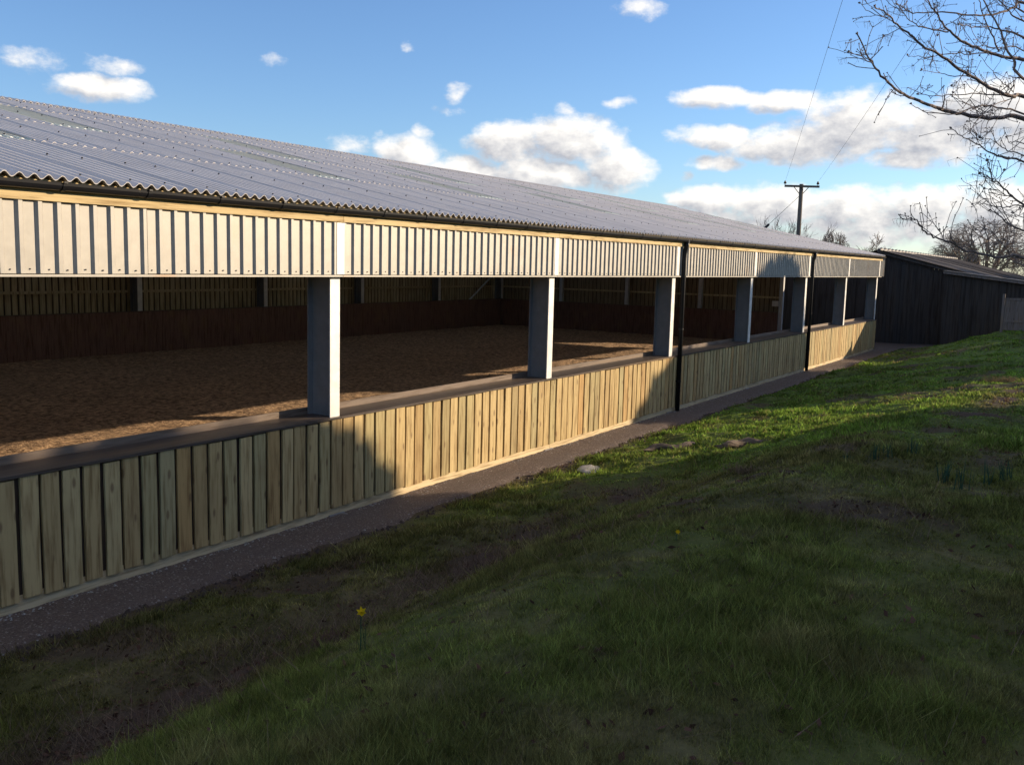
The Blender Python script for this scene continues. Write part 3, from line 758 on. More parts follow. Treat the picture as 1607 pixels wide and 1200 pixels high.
# ------------------------------------------------------------------ bare trees
def grow(mb, p, d, L, r, depth, rnd, up=.05, spread=.55, kids=(2, 4), twig=3, stop=.006):
    """tapering crooked branch with recursive side branches"""
    n = 4 if depth > 1 else 3; pts = [p.copy()]; q = p.copy(); dd = d.copy(); dirs = []
    for i in range(n):
        dd = (dd + Vector((rnd.gauss(0, .16), rnd.gauss(0, .16), rnd.gauss(0, .12) + up))).normalized()
        q = q + dd * (L / n); pts.append(q.copy()); dirs.append(dd.copy())
    rr = [r * (1 - .62 * i / n) for i in range(n + 1)]
    mb.tube(pts, rr, 6 if r > .08 else (4 if r > .025 else 3), cap=False)
    if depth <= 0: return
    k = rnd.randint(*kids) + (1 if depth <= 2 else 0)
    for j in range(k):
        t = rnd.uniform(.35, 1.0) if j < k - 1 else 1.0
        i = min(n - 1, int(t * n)); b_ = pts[i].lerp(pts[i + 1], t * n - i) if t < 1 else pts[-1]
        ax = dirs[i].orthogonal(); ax.rotate(Matrix.Rotation(rnd.uniform(0, 6.28), 3, dirs[i]))
        nd = (dirs[i] + ax * rnd.uniform(spread * .6, spread * 1.5)).normalized()
        grow(mb, b_, nd, L * rnd.uniform(.58, .82), max(stop, rr[min(i + 1, n)] * rnd.uniform(.6, .85)), depth - 1, rnd, up, spread, kids, twig, stop)
def bare_tree(name, label, x, y, h, trunk, r0, depth, seed, mat=M_OAK, spread=.6, up=.04, kids=(2, 3), stop=.012, limbs=6, width=1.0, cat='tree', group='bare trees on the skyline', z=None):
    rnd = random.Random(seed); z = hz(x, y) if z is None else z
    t = thing(name, label, cat, (x, y, z), group)
    MB().tube([(0, 0, -.3), (0, 0, trunk * .3), (rnd.uniform(-.1, .1), rnd.uniform(-.1, .1), trunk * 1.15)], [r0 * 1.35, r0, r0 * .8], 10).build('trunk', mat, t, sm=True)
    mb = MB()
    for i in range(limbs):
        a = 6.28 * i / limbs + rnd.uniform(-.4, .4); e = rnd.uniform(.35, 1.1)
        d = Vector((math.cos(a) * math.cos(e) * width, math.sin(a) * math.cos(e) * width, math.sin(e))).normalized()
        grow(mb, Vector((0, 0, trunk * rnd.uniform(.75, 1.1))), d, (h - trunk) * rnd.uniform(.36, .46), r0 * rnd.uniform(.4, .6), depth, rnd, up, spread, kids, 3, stop)
    mb.build('crown', mat, t)
    return t
def dome_tree(name, label, x, y, h, trunk, rx, r0, seed, tw, n=(9, 7, 6, 3)):
    """bare crown whose twigs end all over a rounded dome"""
    rnd = random.Random(seed); z = hz(x, y); t = thing(name, label, 'tree', (x, y, z), 'bare trees on the skyline')
    MB().tube([(0, 0, -.3), (0, 0, trunk * .4), (0, 0, trunk * 1.1)], [r0 * 1.4, r0, r0 * .85], 10).build('trunk', M_OAK, t, sm=True)
    mb = MB(); rz = (h - trunk * .55) / 2; c = Vector((0, 0, h - rz))
    def bend(p, q, k):
        m1 = p.lerp(q, .35) + Vector((rnd.gauss(0, k), rnd.gauss(0, k), rnd.gauss(0, k))); m2 = p.lerp(q, .7) + Vector((rnd.gauss(0, k), rnd.gauss(0, k), rnd.gauss(0, k) + k * .5)); return [p, m1, m2, q]
    def at(d, f): return c + Vector((d.x * rx, d.y * rx, d.z * rz)) * f
    def jit(d, s):
        e = (d + Vector((rnd.gauss(0, s), rnd.gauss(0, s), rnd.gauss(0, s)))).normalized(); return e
    for i in range(n[0]):
        a = 2.4 * i; u_ = 1 - 1.25 * (i + .5) / n[0]; d1 = Vector((math.cos(a) * math.sqrt(1 - u_ * u_), math.sin(a) * math.sqrt(1 - u_ * u_), u_))
        p0 = Vector((0, 0, trunk * rnd.uniform(.8, 1.1))); p1 = at(d1, rnd.uniform(.4, .55)); P1 = bend(p0, p1, rx * .06)
        mb.tube(P1, [r0 * .5, r0 * .42, r0 * .33, r0 * .25], 5, cap=False)
        for j in range(n[1]):
            d2 = jit(d1, .33); s2 = P1[rnd.choice((1, 2, 3, 3))]; p2 = at(d2, rnd.uniform(.66, .84)); P2 = bend(s2, p2, rx * .05)
            mb.tube(P2, [r0 * .2, r0 * .16, r0 * .12, r0 * .09], 4, cap=False)
            for k in range(n[2]):
                d3 = jit(d2, .2); s3 = P2[rnd.choice((1, 2, 3, 3))]; p3 = at(d3, rnd.uniform(.82, 1.0)); P3 = bend(s3, p3, rx * .035)
                mb.tube(P3, [tw * 2, tw * 1.7, tw * 1.4, tw * 1.1], 3, cap=False)
                for l in range(n[3]):
                    s4 = P3[rnd.choice((1, 2, 3))]; p4 = at(jit(d3, .12), rnd.uniform(.9, 1.06)); mb.tube([s4, s4.lerp(p4, .5) + Vector((rnd.gauss(0, rx * .02), rnd.gauss(0, rx * .02), rx * .02)), p4], [tw * 1.1, tw * .9, tw * .7], 3, cap=False)
    mb.build('crown', M_OAK, t); return t
dome_tree('bare_oak', 'broad bare oak above the old shed roof at the right', 88, .9, 8.7, 2.0, 4.7, .36, 12, .012, (10, 8, 6, 3))
dome_tree('bare_oak', 'smaller bare tree just left of the broad oak', 104, 5.2, 7.6, 1.6, 2.9, .25, 17, .018, (8, 6, 5, 2))
dome_tree('bare_tree', 'round bare tree on the skyline right of the electricity pole', 165, 33, 11.2, 3.0, 2.9, .3, 23, .024, (8, 6, 5, 2))
bare_tree('bare_tree', 'faint small bare tree low over the far end of the arena roof', 176, 30.8, 10.0, 2.2, .22, 4, 29, limbs=7, stop=.055)
bare_tree('bare_tree', 'thin twiggy treetop showing over the roof left of the pole', 59.4, 10.7, 8.2, 3.2, .12, 4, 31, limbs=6, spread=.35, up=.14, stop=.012)
for i, (x, y, h, s) in enumerate(((96, -1.9, 6.4, 41), (99, -4.0, 6.4, 43), (102, -7.5, 6.6, 47))):
    bare_tree('bare_bush', ['pale bare bush right of the broad oak', 'pale bare bush beyond the shed at the right edge', 'bare bush beyond the right edge of the sheds'][i], x, y, h, .8, .1, 4, s, limbs=8, spread=.4, up=.12, stop=.02, cat='bush', group='bare bushes beyond the sheds')

# ------------------------------------------------------------------ near tree at the right
BRANCHES=[
([(0.29,-10.0,2.29),(-0.15,-9.34,3.71),(-0.66,-8.77,4.39),(-1.09,-8.31,4.84),(-1.32,-8.16,4.82),(-1.52,-8.04,4.81),(-1.72,-7.94,4.81),(-1.91,-7.83,4.82),(-2.09,-7.75,4.84),(-2.27,-7.65,4.87),(-2.44,-7.59,4.89),(-2.6,-7.53,4.95),(-2.75,-7.48,5.03),(-2.88,-7.46,5.07),(-3.02,-7.42,5.18)],0.017,True),
([(-2.93,-7.51,5.0),(-3.05,-7.46,5.03),(-3.16,-7.41,5.04)],0.006,False),
([(0.36,-9.95,2.94),(0.01,-9.31,4.11),(-0.38,-8.74,4.68),(-0.72,-8.27,5.07),(-0.91,-8.2,5.05),(-1.1,-8.08,5.08),(-1.3,-7.96,5.14),(-1.5,-7.83,5.21),(-1.69,-7.73,5.28),(-1.86,-7.64,5.31),(-2.03,-7.58,5.36),(-2.19,-7.51,5.41),(-2.34,-7.46,5.46),(-2.51,-7.41,5.48)],0.016,True),
([(-2.35,-7.47,5.45),(-2.43,-7.42,5.43),(-2.5,-7.35,5.47),(-2.56,-7.32,5.5)],0.006,False),
([(0.42,-9.89,3.6),(0.23,-9.27,4.59),(-0.02,-8.7,5.1),(-0.23,-8.21,5.46),(-0.41,-8.09,5.46),(-0.59,-7.95,5.48),(-0.76,-7.85,5.51),(-0.91,-7.75,5.56),(-1.05,-7.69,5.6),(-1.18,-7.62,5.69),(-1.3,-7.58,5.75),(-1.41,-7.57,5.79)],0.016,True),
([(-1.23,-7.72,5.54),(-1.37,-7.63,5.54),(-1.49,-7.56,5.54),(-1.61,-7.49,5.57),(-1.71,-7.45,5.62),(-1.8,-7.42,5.67),(-1.88,-7.42,5.69)],0.008,False),
([(0.46,-9.85,4.04),(0.14,-9.23,5.05),(-0.22,-8.66,5.54),(-0.54,-8.19,5.88),(-0.69,-8.15,5.82),(-0.85,-8.1,5.75),(-1.03,-8.01,5.69),(-1.22,-7.91,5.65),(-1.44,-7.75,5.64),(-1.66,-7.6,5.61),(-1.82,-7.53,5.58),(-1.98,-7.46,5.61)],0.012,True),
([(0.32,-9.98,2.5),(-0.39,-9.31,3.97),(-1.13,-8.76,4.64),(-1.75,-8.34,5.04),(-1.82,-8.28,5.14),(-1.89,-8.22,5.24),(-1.96,-8.16,5.38),(-2.04,-8.06,5.56),(-2.1,-8.03,5.62)],0.013,True),
([(-0.69,-8.05,5.46),(-0.79,-7.99,5.59),(-0.9,-7.93,5.72),(-0.99,-7.9,5.83),(-1.08,-7.88,5.87)],0.01,False),
([(-0.89,-8.2,5.05),(-1.16,-8.04,5.04),(-1.41,-7.91,5.01),(-1.66,-7.78,4.97),(-1.87,-7.72,4.94),(-2.07,-7.67,4.92)],0.008,False),
([(0.3,-9.99,2.4),(-0.32,-9.33,3.77),(-0.98,-8.77,4.41),(-1.55,-8.35,4.81),(-1.7,-8.24,4.83),(-1.85,-8.12,4.84),(-2.0,-8.03,4.81),(-2.15,-7.94,4.75),(-2.32,-7.81,4.74),(-2.44,-7.74,4.76),(-2.54,-7.71,4.78)],0.008,True),
([(-1.0,-8.21,5.02),(-1.32,-8.11,4.93),(-1.61,-8.04,4.88)],0.007,False),
([(-1.51,-7.95,5.12),(-1.75,-7.83,5.1),(-1.93,-7.79,5.09),(-2.15,-7.7,5.08)],0.006,False),
([(-0.62,-7.96,5.47),(-0.83,-7.81,5.44),(-1.03,-7.7,5.41),(-1.22,-7.6,5.36),(-1.39,-7.53,5.33),(-1.54,-7.48,5.32)],0.007,False),
([(0.38,-9.92,3.21),(-0.12,-9.27,4.48),(-0.68,-8.71,5.08),(-1.15,-8.27,5.46),(-1.36,-8.16,5.47),(-1.56,-8.07,5.47),(-1.78,-7.96,5.44),(-1.97,-7.9,5.42)],0.01,True),
([(0.4,-9.91,3.38),(-0.07,-9.26,4.63),(-0.58,-8.7,5.23),(-1.02,-8.24,5.61),(-1.15,-8.15,5.67),(-1.25,-8.09,5.74),(-1.34,-8.06,5.78)],0.009,True),
([(0.41,-9.9,3.49),(0.07,-9.25,4.74),(-0.32,-8.68,5.35),(-0.66,-8.21,5.77),(-0.73,-8.18,5.79),(-0.8,-8.16,5.86)],0.012,True),
([(-1.38,-8.12,4.85),(-1.6,-8.06,4.85),(-1.83,-7.97,4.87),(-2.04,-7.91,4.92)],0.006,False),
([(-2.15,-7.86,4.79),(-2.21,-7.88,4.87),(-2.27,-7.92,4.93)],0.005,False),
([(-1.98,-7.74,5.26),(-2.02,-7.75,5.31),(-2.06,-7.77,5.34)],0.004,False),
([(-1.4,-7.92,5.17),(-1.4,-7.91,5.26),(-1.39,-7.91,5.33)],0.004,False),
([(-0.88,-8.2,5.09),(-1.04,-8.11,5.16),(-1.2,-8.05,5.23),(-1.34,-7.98,5.31)],0.006,False),
([(0.34,-9.96,2.78),(-0.28,-9.29,4.22),(-0.94,-8.73,4.88),(-1.5,-8.3,5.29),(-1.67,-8.23,5.29),(-1.83,-8.16,5.26),(-2.02,-8.05,5.24)],0.007,True),
([(0.24,-10.05,1.74),(-0.45,-9.37,3.27),(-1.19,-8.81,3.98),(-1.81,-8.4,4.42),(-2.02,-8.29,4.43),(-2.21,-8.21,4.46),(-2.4,-8.13,4.5),(-2.58,-8.06,4.54),(-2.74,-8.01,4.57)],0.009,True),
([(0.25,-10.05,1.79),(-0.36,-9.37,3.32),(-1.02,-8.81,4.04),(-1.58,-8.38,4.5),(-1.74,-8.3,4.51),(-1.9,-8.23,4.54),(-2.05,-8.18,4.57),(-2.19,-8.13,4.57)],0.006,True),
([(0.19,-10.1,1.19),(-0.57,-9.4,2.85),(-1.39,-8.85,3.63),(-2.07,-8.44,4.1),(-2.2,-8.36,4.17),(-2.32,-8.29,4.23),(-2.43,-8.25,4.27),(-2.52,-8.23,4.37)],0.01,True),
([(-2.45,-8.27,4.25),(-2.51,-8.22,4.26),(-2.56,-8.19,4.28)],0.005,False),
([(-2.22,-8.38,4.14),(-2.39,-8.29,4.18),(-2.55,-8.23,4.18)],0.005,False),
([(-2.38,-8.29,4.22),(-2.39,-8.31,4.27),(-2.41,-8.32,4.31)],0.005,False),
([(0.18,-10.11,1.08),(-0.5,-9.41,2.79),(-1.23,-8.85,3.59),(-1.84,-8.43,4.1),(-2.02,-8.34,4.08),(-2.19,-8.24,4.09),(-2.35,-8.18,4.09),(-2.49,-8.15,4.08)],0.006,True),
([(0.15,-10.14,0.76),(-0.56,-9.43,2.54),(-1.33,-8.87,3.39),(-1.97,-8.45,3.92),(-2.12,-8.35,3.96),(-2.22,-8.31,4.01),(-2.32,-8.29,4.03),(-2.43,-8.26,4.04)],0.008,True),
([(0.12,-10.17,0.43),(-0.71,-9.45,2.3),(-1.59,-8.89,3.18),(-2.33,-8.49,3.72),(-2.48,-8.4,3.72),(-2.63,-8.31,3.72),(-2.8,-8.17,3.76),(-2.94,-8.09,3.8),(-3.07,-8.02,3.83),(-3.19,-7.97,3.86),(-3.29,-7.95,3.9),(-3.38,-7.95,3.92),(-3.48,-7.93,3.93)],0.01,True),
([(-3.22,-8.09,3.8),(-3.25,-8.08,3.84),(-3.28,-8.07,3.87)],0.004,False),
([(-2.49,-8.42,3.72),(-2.59,-8.37,3.8),(-2.7,-8.31,3.88),(-2.8,-8.27,3.9)],0.005,False),
([(0.16,-10.13,0.81),(-0.56,-9.43,2.62),(-1.32,-8.86,3.48),(-1.96,-8.44,4.01),(-2.05,-8.4,4.01),(-2.12,-8.38,4.04)],0.005,True),
([(0.26,-10.03,1.96),(-0.39,-9.36,3.45),(-1.09,-8.8,4.14),(-1.68,-8.38,4.57),(-1.85,-8.3,4.57),(-1.98,-8.28,4.59)],0.006,True),
([(-2.18,-8.17,4.49),(-2.18,-8.16,4.54),(-2.19,-8.13,4.57)],0.003,False)]

TB = Vector((.28, -10.1, 0)); TB.z = hz(TB.x, TB.y)
near = thing('bare_ash_tree', 'bare tree whose budded twigs reach in at the upper right', 'tree', TB)
MB().tube([Vector((0, 0, -.3)), Vector((0, .02, .4)), Vector((.03, .08, 1.6)), Vector((.12, .2, 3.2)), Vector((.2, .3, 5.2)), Vector((.3, .3, 7.2))], [.19, .15, .13, .10, .06, .02], 12).build('trunk', M_BARK, near, sm=True)
rnd = random.Random(77)
def bud(mb, p, d, s):
    mb.tube([p, p + d * s * .6, p + d * s * 1.3, p + d * s * 2.0], [s * .35, s * .8, s * .6, s * .1], 4)
def twiglet(mb, p, d, L, r, lvl):
    pts = [p]; dd = d.copy(); q = p.copy()
    for i in range(3):
        dd = (dd + Vector((rnd.gauss(0, .18), rnd.gauss(0, .18), rnd.gauss(0, .15) + .1))).normalized(); q = q + dd * L / 3; pts.append(q.copy())
        if rnd.random() < .5: bud(mb, q, (dd + Vector((rnd.gauss(0, .7), rnd.gauss(0, .7), rnd.gauss(0, .7)))).normalized(), .0042)
    r = max(r, .0023); mb.tube(pts, [r, r * .9, r * .85, r * .8], 4)
    for k in range(2): bud(mb, pts[-1], (dd + Vector((rnd.gauss(0, .6), rnd.gauss(0, .6), rnd.gauss(0, .6)))).normalized(), .005)
    if rnd.random() < .3:                         # old hanging seed stalks
        for k in range(rnd.randint(3, 7)):
            a = pts[-1]; w = Vector((rnd.gauss(0, .03), rnd.gauss(0, .03), -rnd.uniform(.02, .06)))
            mb.tube([a, a + w * .4 + Vector((w.x, w.y, .01)), a + w], .0009, 3, cap=False)
    if lvl > 0:
        for k in range(rnd.randint(1, 3)):
            i = rnd.randint(1, 3); ax = Vector((rnd.gauss(0, 1), rnd.gauss(0, 1), rnd.gauss(0, 1) + .3)).normalized()
            twiglet(mb, pts[i], (dd * .6 + ax * .8).normalized(), L * rnd.uniform(.4, .7), r * .75, lvl - 1)
def smooth_pts(P, n=4):
    out = []
    for i in range(len(P) - 1):
        p0 = P[max(i - 1, 0)]; p1 = P[i]; p2 = P[i + 1]; p3 = P[min(i + 2, len(P) - 1)]
        for k in range(n):
            t = k / n
            out.append(.5 * ((2 * p1) + (p2 - p0) * t + (2 * p0 - 5 * p1 + 4 * p2 - p3) * t * t + (3 * p1 - p0 - 3 * p2 + p3) * t ** 3))
    return out + [P[-1]]
for P_, r_, att in BRANCHES:
    mb = MB(); P_ = [Vector(p) for p in P_]
    if att:                                            # limbs leave the trunk below the height at which they come into view
        z0 = min(max(P_[3].z - rnd.uniform(.7, 1.1), 2.3), 6.0); tz = (z0 - TB.z)
        P_[0] = Vector((TB.x + .04 * tz, TB.y + .06 * tz, z0)); e_ = P_[3] - P_[0]
        P_[1] = P_[0] + e_ * .36 + Vector((0, 0, .10 * e_.z + rnd.gauss(0, .05))); P_[2] = P_[0] + e_ * .70 + Vector((rnd.gauss(0, .03), rnd.gauss(0, .03), .06 * e_.z))
    pts = smooth_pts(P_, 4); n = len(pts)
    r_ = r_ * .72; k0 = r_ * (2.2 if att else 1.1)
    rad = [k0 + (r_ * .38 - k0) * (i / (n - 1)) ** .6 for i in range(n)]
    for i in range(1, n - 1): pts[i] = pts[i] + Vector((rnd.gauss(0, .004), rnd.gauss(0, .004), rnd.gauss(0, .004)))
    mb.tube(pts, rad, 6)
    tdir = (pts[-1] - pts[-2]).normalized()
    for k in range(3): bud(mb, pts[-1], (tdir + Vector((rnd.gauss(0, .5), rnd.gauss(0, .5), rnd.gauss(0, .5)))).normalized(), .009)
    start = 9 if att else 1
    i = start
    while i < n - 1:
        if rnd.random() < .5:
            t = (pts[i + 1] - pts[i - 1]).normalized()
            ax = (RT * rnd.gauss(0, 1) + UP * (rnd.gauss(0, .8) + .35) + FW * rnd.gauss(0, .8)).normalized()
            twiglet(mb, pts[i], (t * .55 + ax * .85).normalized(), rnd.uniform(.07, .24), min(.0034, rad[i] * .55), 1 if rnd.random() < .5 else 0)
        i += 1
    o = mb.build('branch', M_BARK, near, (-TB.x, -TB.y, -TB.z))

# ------------------------------------------------------------------ evergreens off to the right that shade the bank
def evergreen(x, y, rx, ry, z0, z1, label, seed, n=9000):
    r = np.random.default_rng(seed); z = hz(x, y)
    t = thing('evergreen_tree', label, 'tree', (x, y, z), 'evergreen trees along the right boundary')
    MB().tube([(0, 0, -.3), (0, 0, z1 * .5), (0, 0, z1 * .85)], [.28, .2, .05], 8).build('trunk', M_BARK, t)
    d = r.normal(size=(n, 3)); d /= np.linalg.norm(d, axis=1)[:, None]
    rad = r.uniform(.1, 1, n) ** .5 * .95
    lump = 1 + .22 * (fbm(d[:, 0] * 2.2 + seed, d[:, 2] * 2.2 + d[:, 1], seed, 3) - .45)
    c = d * (rad * lump)[:, None] * np.array([rx, ry, (z1 - z0) / 2]) + np.array([0, 0, (z0 + z1) / 2 - z])
    u_ = r.normal(size=(n, 3)); u_ /= np.linalg.norm(u_, axis=1)[:, None]; w_ = np.cross(u_, r.normal(size=(n, 3))); w_ /= np.linalg.norm(w_, axis=1)[:, None]
    s = r.uniform(.2, .42, n)[:, None]
    V = np.stack([c - u_ * s, c + w_ * s * .6, c + u_ * s, c - w_ * s * .6], 1).reshape(-1, 3)
    fast_mesh('crown', V, np.arange(n * 4).reshape(-1, 4), M_EVER, parent=t)
EG = [(-3.5, -17, 4.6, 3.2, .8, 8.2), (3.6, -16.5, 4.6, 3.2, .8, 8.4), (9.6, -16.3, 4.4, 3.2, .8, 8.7), (14.2, -16, 4.1, 2.8, .5, 8.45), (30.8, -16, 3.9, 2.8, .5, 8.3), (37.2, -16, 3.8, 2.7, .5, 10.9), (44, -16, 3.4, 2.6, .3, 6.2), (50.2, -16, 3.4, 2.6, .3, 6.3), (57.8, -16.5, 4.2, 3.2, .5, 9.6), (66, -17, 5.5, 5, .5, 9.2), (75, -17, 5.5, 5, .5, 9.2)]
NTH = ['nearest', 'second', 'third', 'fourth', 'fifth', 'sixth', 'seventh', 'eighth', 'ninth', 'tenth', 'farthest']
for i, e in enumerate(EG):
    evergreen(*e, 'dark evergreen tree beyond the right edge of the photo, %s in the boundary row' % NTH[i], 100 + i)

# ------------------------------------------------------------------ grass
def in_wedge(x, y, margin):
    dx = x - CAM.x; dy = y - CAM.y; f = dx * .849 + dy * .528; s = dx * .528 - dy * .849
    return (f > .6) & (np.abs(s) < f * .56 + margin)
def scatter(n, dmin, dmax):
    """ground points, thinning with the distance so that their number per angle stays even"""
    a = rng.uniform(-36, 46, n); dist = dmin * (dmax / dmin) ** rng.uniform(0, 1, n)
    th = np.radians(31.9 - a)
    return CAM.x + dist * np.cos(th), CAM.y + dist * np.sin(th), dist
def blades(name, label, n, mat, hgt, wid, colour, keep, dmin=1.6, dmax=60, lean=.5, kind='stuff', tuft=0.0):
    x, y, dist = scatter(n, dmin, dmax)
    cf = np.ones(n); hf = np.ones(n)
    if tuft:                                            # part of the blades stand in tufts
        nt_ = int(n * tuft); per = 34; m_ = nt_ // per
        ci = np.repeat(rng.choice(n, m_, replace=False), per); k = np.arange(len(ci))
        sp = np.repeat(rng.uniform(.015, .05, m_), per) * (1 + .06 * dist[ci])
        x[k] = x[ci] + rng.normal(0, 1, len(k)) * sp; y[k] = y[ci] + rng.normal(0, 1, len(k)) * sp; dist[k] = dist[ci]
        cf[k] = np.repeat(rng.uniform(.6, 1.6, m_), per); hf[k] = np.repeat(rng.uniform(.8, 1.8, m_), per)
    k = keep(x, y); x, y, dist, cf, hf = x[k], y[k], dist[k], cf[k], hf[k]; n = len(x)
    z = height(x, y) - .006
    h = hgt(x, y, n) * hf * np.where(rng.uniform(0, 1, n) > .985, 1.9, 1.0); w = wid(dist, n); a = rng.uniform(0, 2 * np.pi, n)
    lx = rng.normal(0, lean, n) * h; ly = rng.normal(0, lean, n) * h
    V = np.stack([np.stack([x - w * np.cos(a), y - w * np.sin(a), z], 1), np.stack([x + w * np.cos(a), y + w * np.sin(a), z], 1), np.stack([x + lx, y + ly, z + h], 1)], 1).reshape(-1, 3)
    c = np.repeat(np.clip(colour(x, y, n) * cf[:, None], 0, .6), 3, 0)
    o = fast_mesh(name, V, np.arange(n * 3).reshape(-1, 3), mat, {'tint': c}); tag(o, label, kind=kind); return o
def on_grass(x, y):
    return (y < -.82 - .25 * fbm(x * 3, y * 3, 3, 2)) & ~((x > 36.0) & (y > -5.5 + .2 * (x - 36))) & (x < 39) & (rng.uniform(0, 1, len(x)) > .93 * soil_mask(x, y))
def g_col(x, y, n):
    c = turf_tint(x, y) * rng.uniform(.55, 1.6, (n, 1)); s = rng.uniform(0, 1, (n, 1))
    c = np.where(s > .92, np.array([.22, .19, .09]) * rng.uniform(.6, 1.1, (n, 1)), c)
    return np.clip(c * np.array([1.2, 1.25, 1.0]), 0, 1)
def g_h(x, y, n):
    return (.016 + .046 * sstep(fbm(x * 1.1, y * 1.1, 121), .3, .68)) * rng.uniform(.5, 1.35, n)
blades('grass', 'short rough green grass covering the bank', 1300000, M_BLADE, g_h, lambda d, n: np.clip(.0005 * d + .0007 * np.maximum(0, d - 7), .0017, .03) * rng.uniform(.6, 1.5, n), g_col, on_grass, tuft=.45)
def scruff(x, y):
    d = -y; far = sstep(x, 1, 16); foot = 3.5 * (1 - far) + 2.6 * far
    m_ = np.exp(-((d - foot) / .6) ** 2) * (x < 5) * sstep(fbm(x * 1.3, y * 1.3, 131), .34, .56) * 1.0 + .025
    return (rng.uniform(0, 1, len(x)) < m_) & (y < -1)
blades('dead_grass', 'straggling dead brown stems along the foot of the bank', 210000, M_DEAD, lambda x, y, n: rng.uniform(.04, .20, n), lambda d, n: np.clip(.0004 * d, .0012, .004) * np.ones(n),
       lambda x, y, n: np.array([.17, .12, .085]) * rng.uniform(.5, 1.5, (n, 1)), scruff, 2.0, 25, lean=.9)
# fallen leaves
def litter(n):
    x, y, d = scatter(n, 1.8, 22); k = (rng.uniform(0, 1, n) < soil_mask(x, y) * .9 + .04) & (y < -1.0); x, y = x[k], y[k]; n = len(x)
    c = np.stack([x, y, height(x, y) + .012 + rng.uniform(0, .02, n)], 1)
    u_ = rng.normal(size=(n, 3)) * [1, 1, .45]; u_ /= np.linalg.norm(u_, axis=1)[:, None]
    w_ = np.cross(u_, rng.normal(size=(n, 3)) * [.4, .4, 1]); w_ /= np.linalg.norm(w_, axis=1)[:, None]; s = rng.uniform(.012, .034, n)[:, None]
    V = np.stack([c - u_ * s, c + w_ * s * .5, c + u_ * s, c - w_ * s * .5], 1).reshape(-1, 3)
    tint = np.repeat(np.array([.075, .042, .03]) * rng.uniform(.4, 2.0, (n, 1)), 4, 0)
    tag(fast_mesh('leaf_litter', V, np.arange(n * 4).reshape(-1, 4), M_DEAD, {'tint': tint}), 'dark fallen leaves lying on the bare earth', kind='stuff')
litter(42000)

# ------------------------------------------------------------------ daffodils
def strap(mb, p, d, L, w, curl, rnd):
    side = Vector((math.cos(rnd.uniform(0, 6.28)), math.sin(rnd.uniform(0, 6.28)), 0)); n = 5; k = len(mb.v); q = Vector(p); dd = Vector(d).normalized()
    for i in range(n + 1):
        ww = w * (1 - (i / n) ** 3 * .9); mb.v += [tuple(q - side * ww), tuple(q + side * ww)]
        q = q + dd * L / n; dd = (dd + Vector((d[0], d[1], -.4)) * curl).normalized()
    for i in range(n): mb.f.append((k + 2 * i, k + 2 * i + 1, k + 2 * i + 3, k + 2 * i + 2))
def clump(x, y, n, h, label, seed):
    rnd_ = random.Random(seed); t = thing('daffodil_clump', label, 'daffodil', (x, y, hz(x, y)), 'daffodil leaf clumps on the bank')
    for i in range(n):
        a = rnd_.uniform(0, 6.28); mb = MB()
        strap(mb, (rnd_.gauss(0, .035), rnd_.gauss(0, .035), -.01), (math.cos(a) * .2, math.sin(a) * .2, 1), h * rnd_.uniform(.7, 1.1), .006, rnd_.uniform(.03, .12), rnd_)
        mb.build('leaf', M_DAFF, t)
    return t
def ground_at(px, py):
    """where the sight line through a photo position meets the bank"""
    d = FW + RT * ((px - 803.5) / 1488.6) - UP * ((py - 600) / 1488.6); t = .5
    for _ in range(6000):
        p = CAM + d * t
        if p.z < hz(p.x, p.y): break
        t += .01
    return p.x, p.y
for i, (px, py, n, h, lab) in enumerate(((1372, 722, 16, .24, 'largest clump of dark daffodil leaves below the sunlit grass'), (1393, 716, 10, .2, 'narrow clump of daffodil leaves second from left on the bank'), (1434, 711, 12, .2, 'clump of daffodil leaves third from left, just under the sunlit strip'), (1328, 724, 6, .12, 'tiny clump of daffodil leaves leftmost of the row on the bank'),
        (1484, 760, 14, .27, 'loose spreading clump of daffodil leaves nearer the camera, at its left'), (1512, 768, 12, .30, 'tall upright clump of daffodil leaves in the near group'), (1553, 762, 9, .28, 'thin clump of daffodil leaves right of the tall upright clump'), (1577, 752, 11, .24, 'clump of daffodil leaves closest to the right edge of the photo'))):
    x, y = ground_at(px, py); clump(x, y, n, h, lab, 200 + i)
x, y = ground_at(566, 1022)
daf = thing('daffodil', 'single yellow daffodil in flower at the foot of the bank', 'daffodil', (x, y, hz(x, y)))
def flower(t, h, toward, s):
    top = Vector((.0, 0, h))
    MB().tube([(0, 0, -.01), (.004, .003, h * .5), (0, 0, h * .93), tuple(top + Vector(toward) * .02)], .0035, 6).build('stem', M_DAFF, t)
    f = Vector(toward).normalized(); sd = f.orthogonal().normalized(); u2 = f.cross(sd); c0 = top + f * .025
    for k in range(6):
        a = 6.283 * k / 6; e = sd * math.cos(a) + u2 * math.sin(a); tq = sd * -math.sin(a) + u2 * math.cos(a)
        V = [c0, c0 + e * s * .45 + tq * s * .3 + f * .004, c0 + e * s + f * -.004, c0 + e * s * .45 - tq * s * .3 + f * .004]
        link('petal', mesh_data('petal', V, [(0, 1, 2, 3)]), M_PETAL, t)
    MB().tube([c0, c0 + f * s * .5, c0 + f * s * .85], [s * .2, s * .3, s * .42], 10, cap=False).build('trumpet', M_PETAL, t)
flower(daf, .26, (-.65, -.72, -.05), .034)
rnd2 = random.Random(5)
for i in range(9):
    a = rnd2.uniform(0, 6.28); mb = MB(); strap(mb, (rnd2.gauss(0, .02), rnd2.gauss(0, .02), -.01), (math.cos(a) * .18, math.sin(a) * .18, 1), rnd2.uniform(.16, .25), .006, .06, rnd2); mb.build('leaf', M_DAFF, daf)
x, y = ground_at(1061, 848)
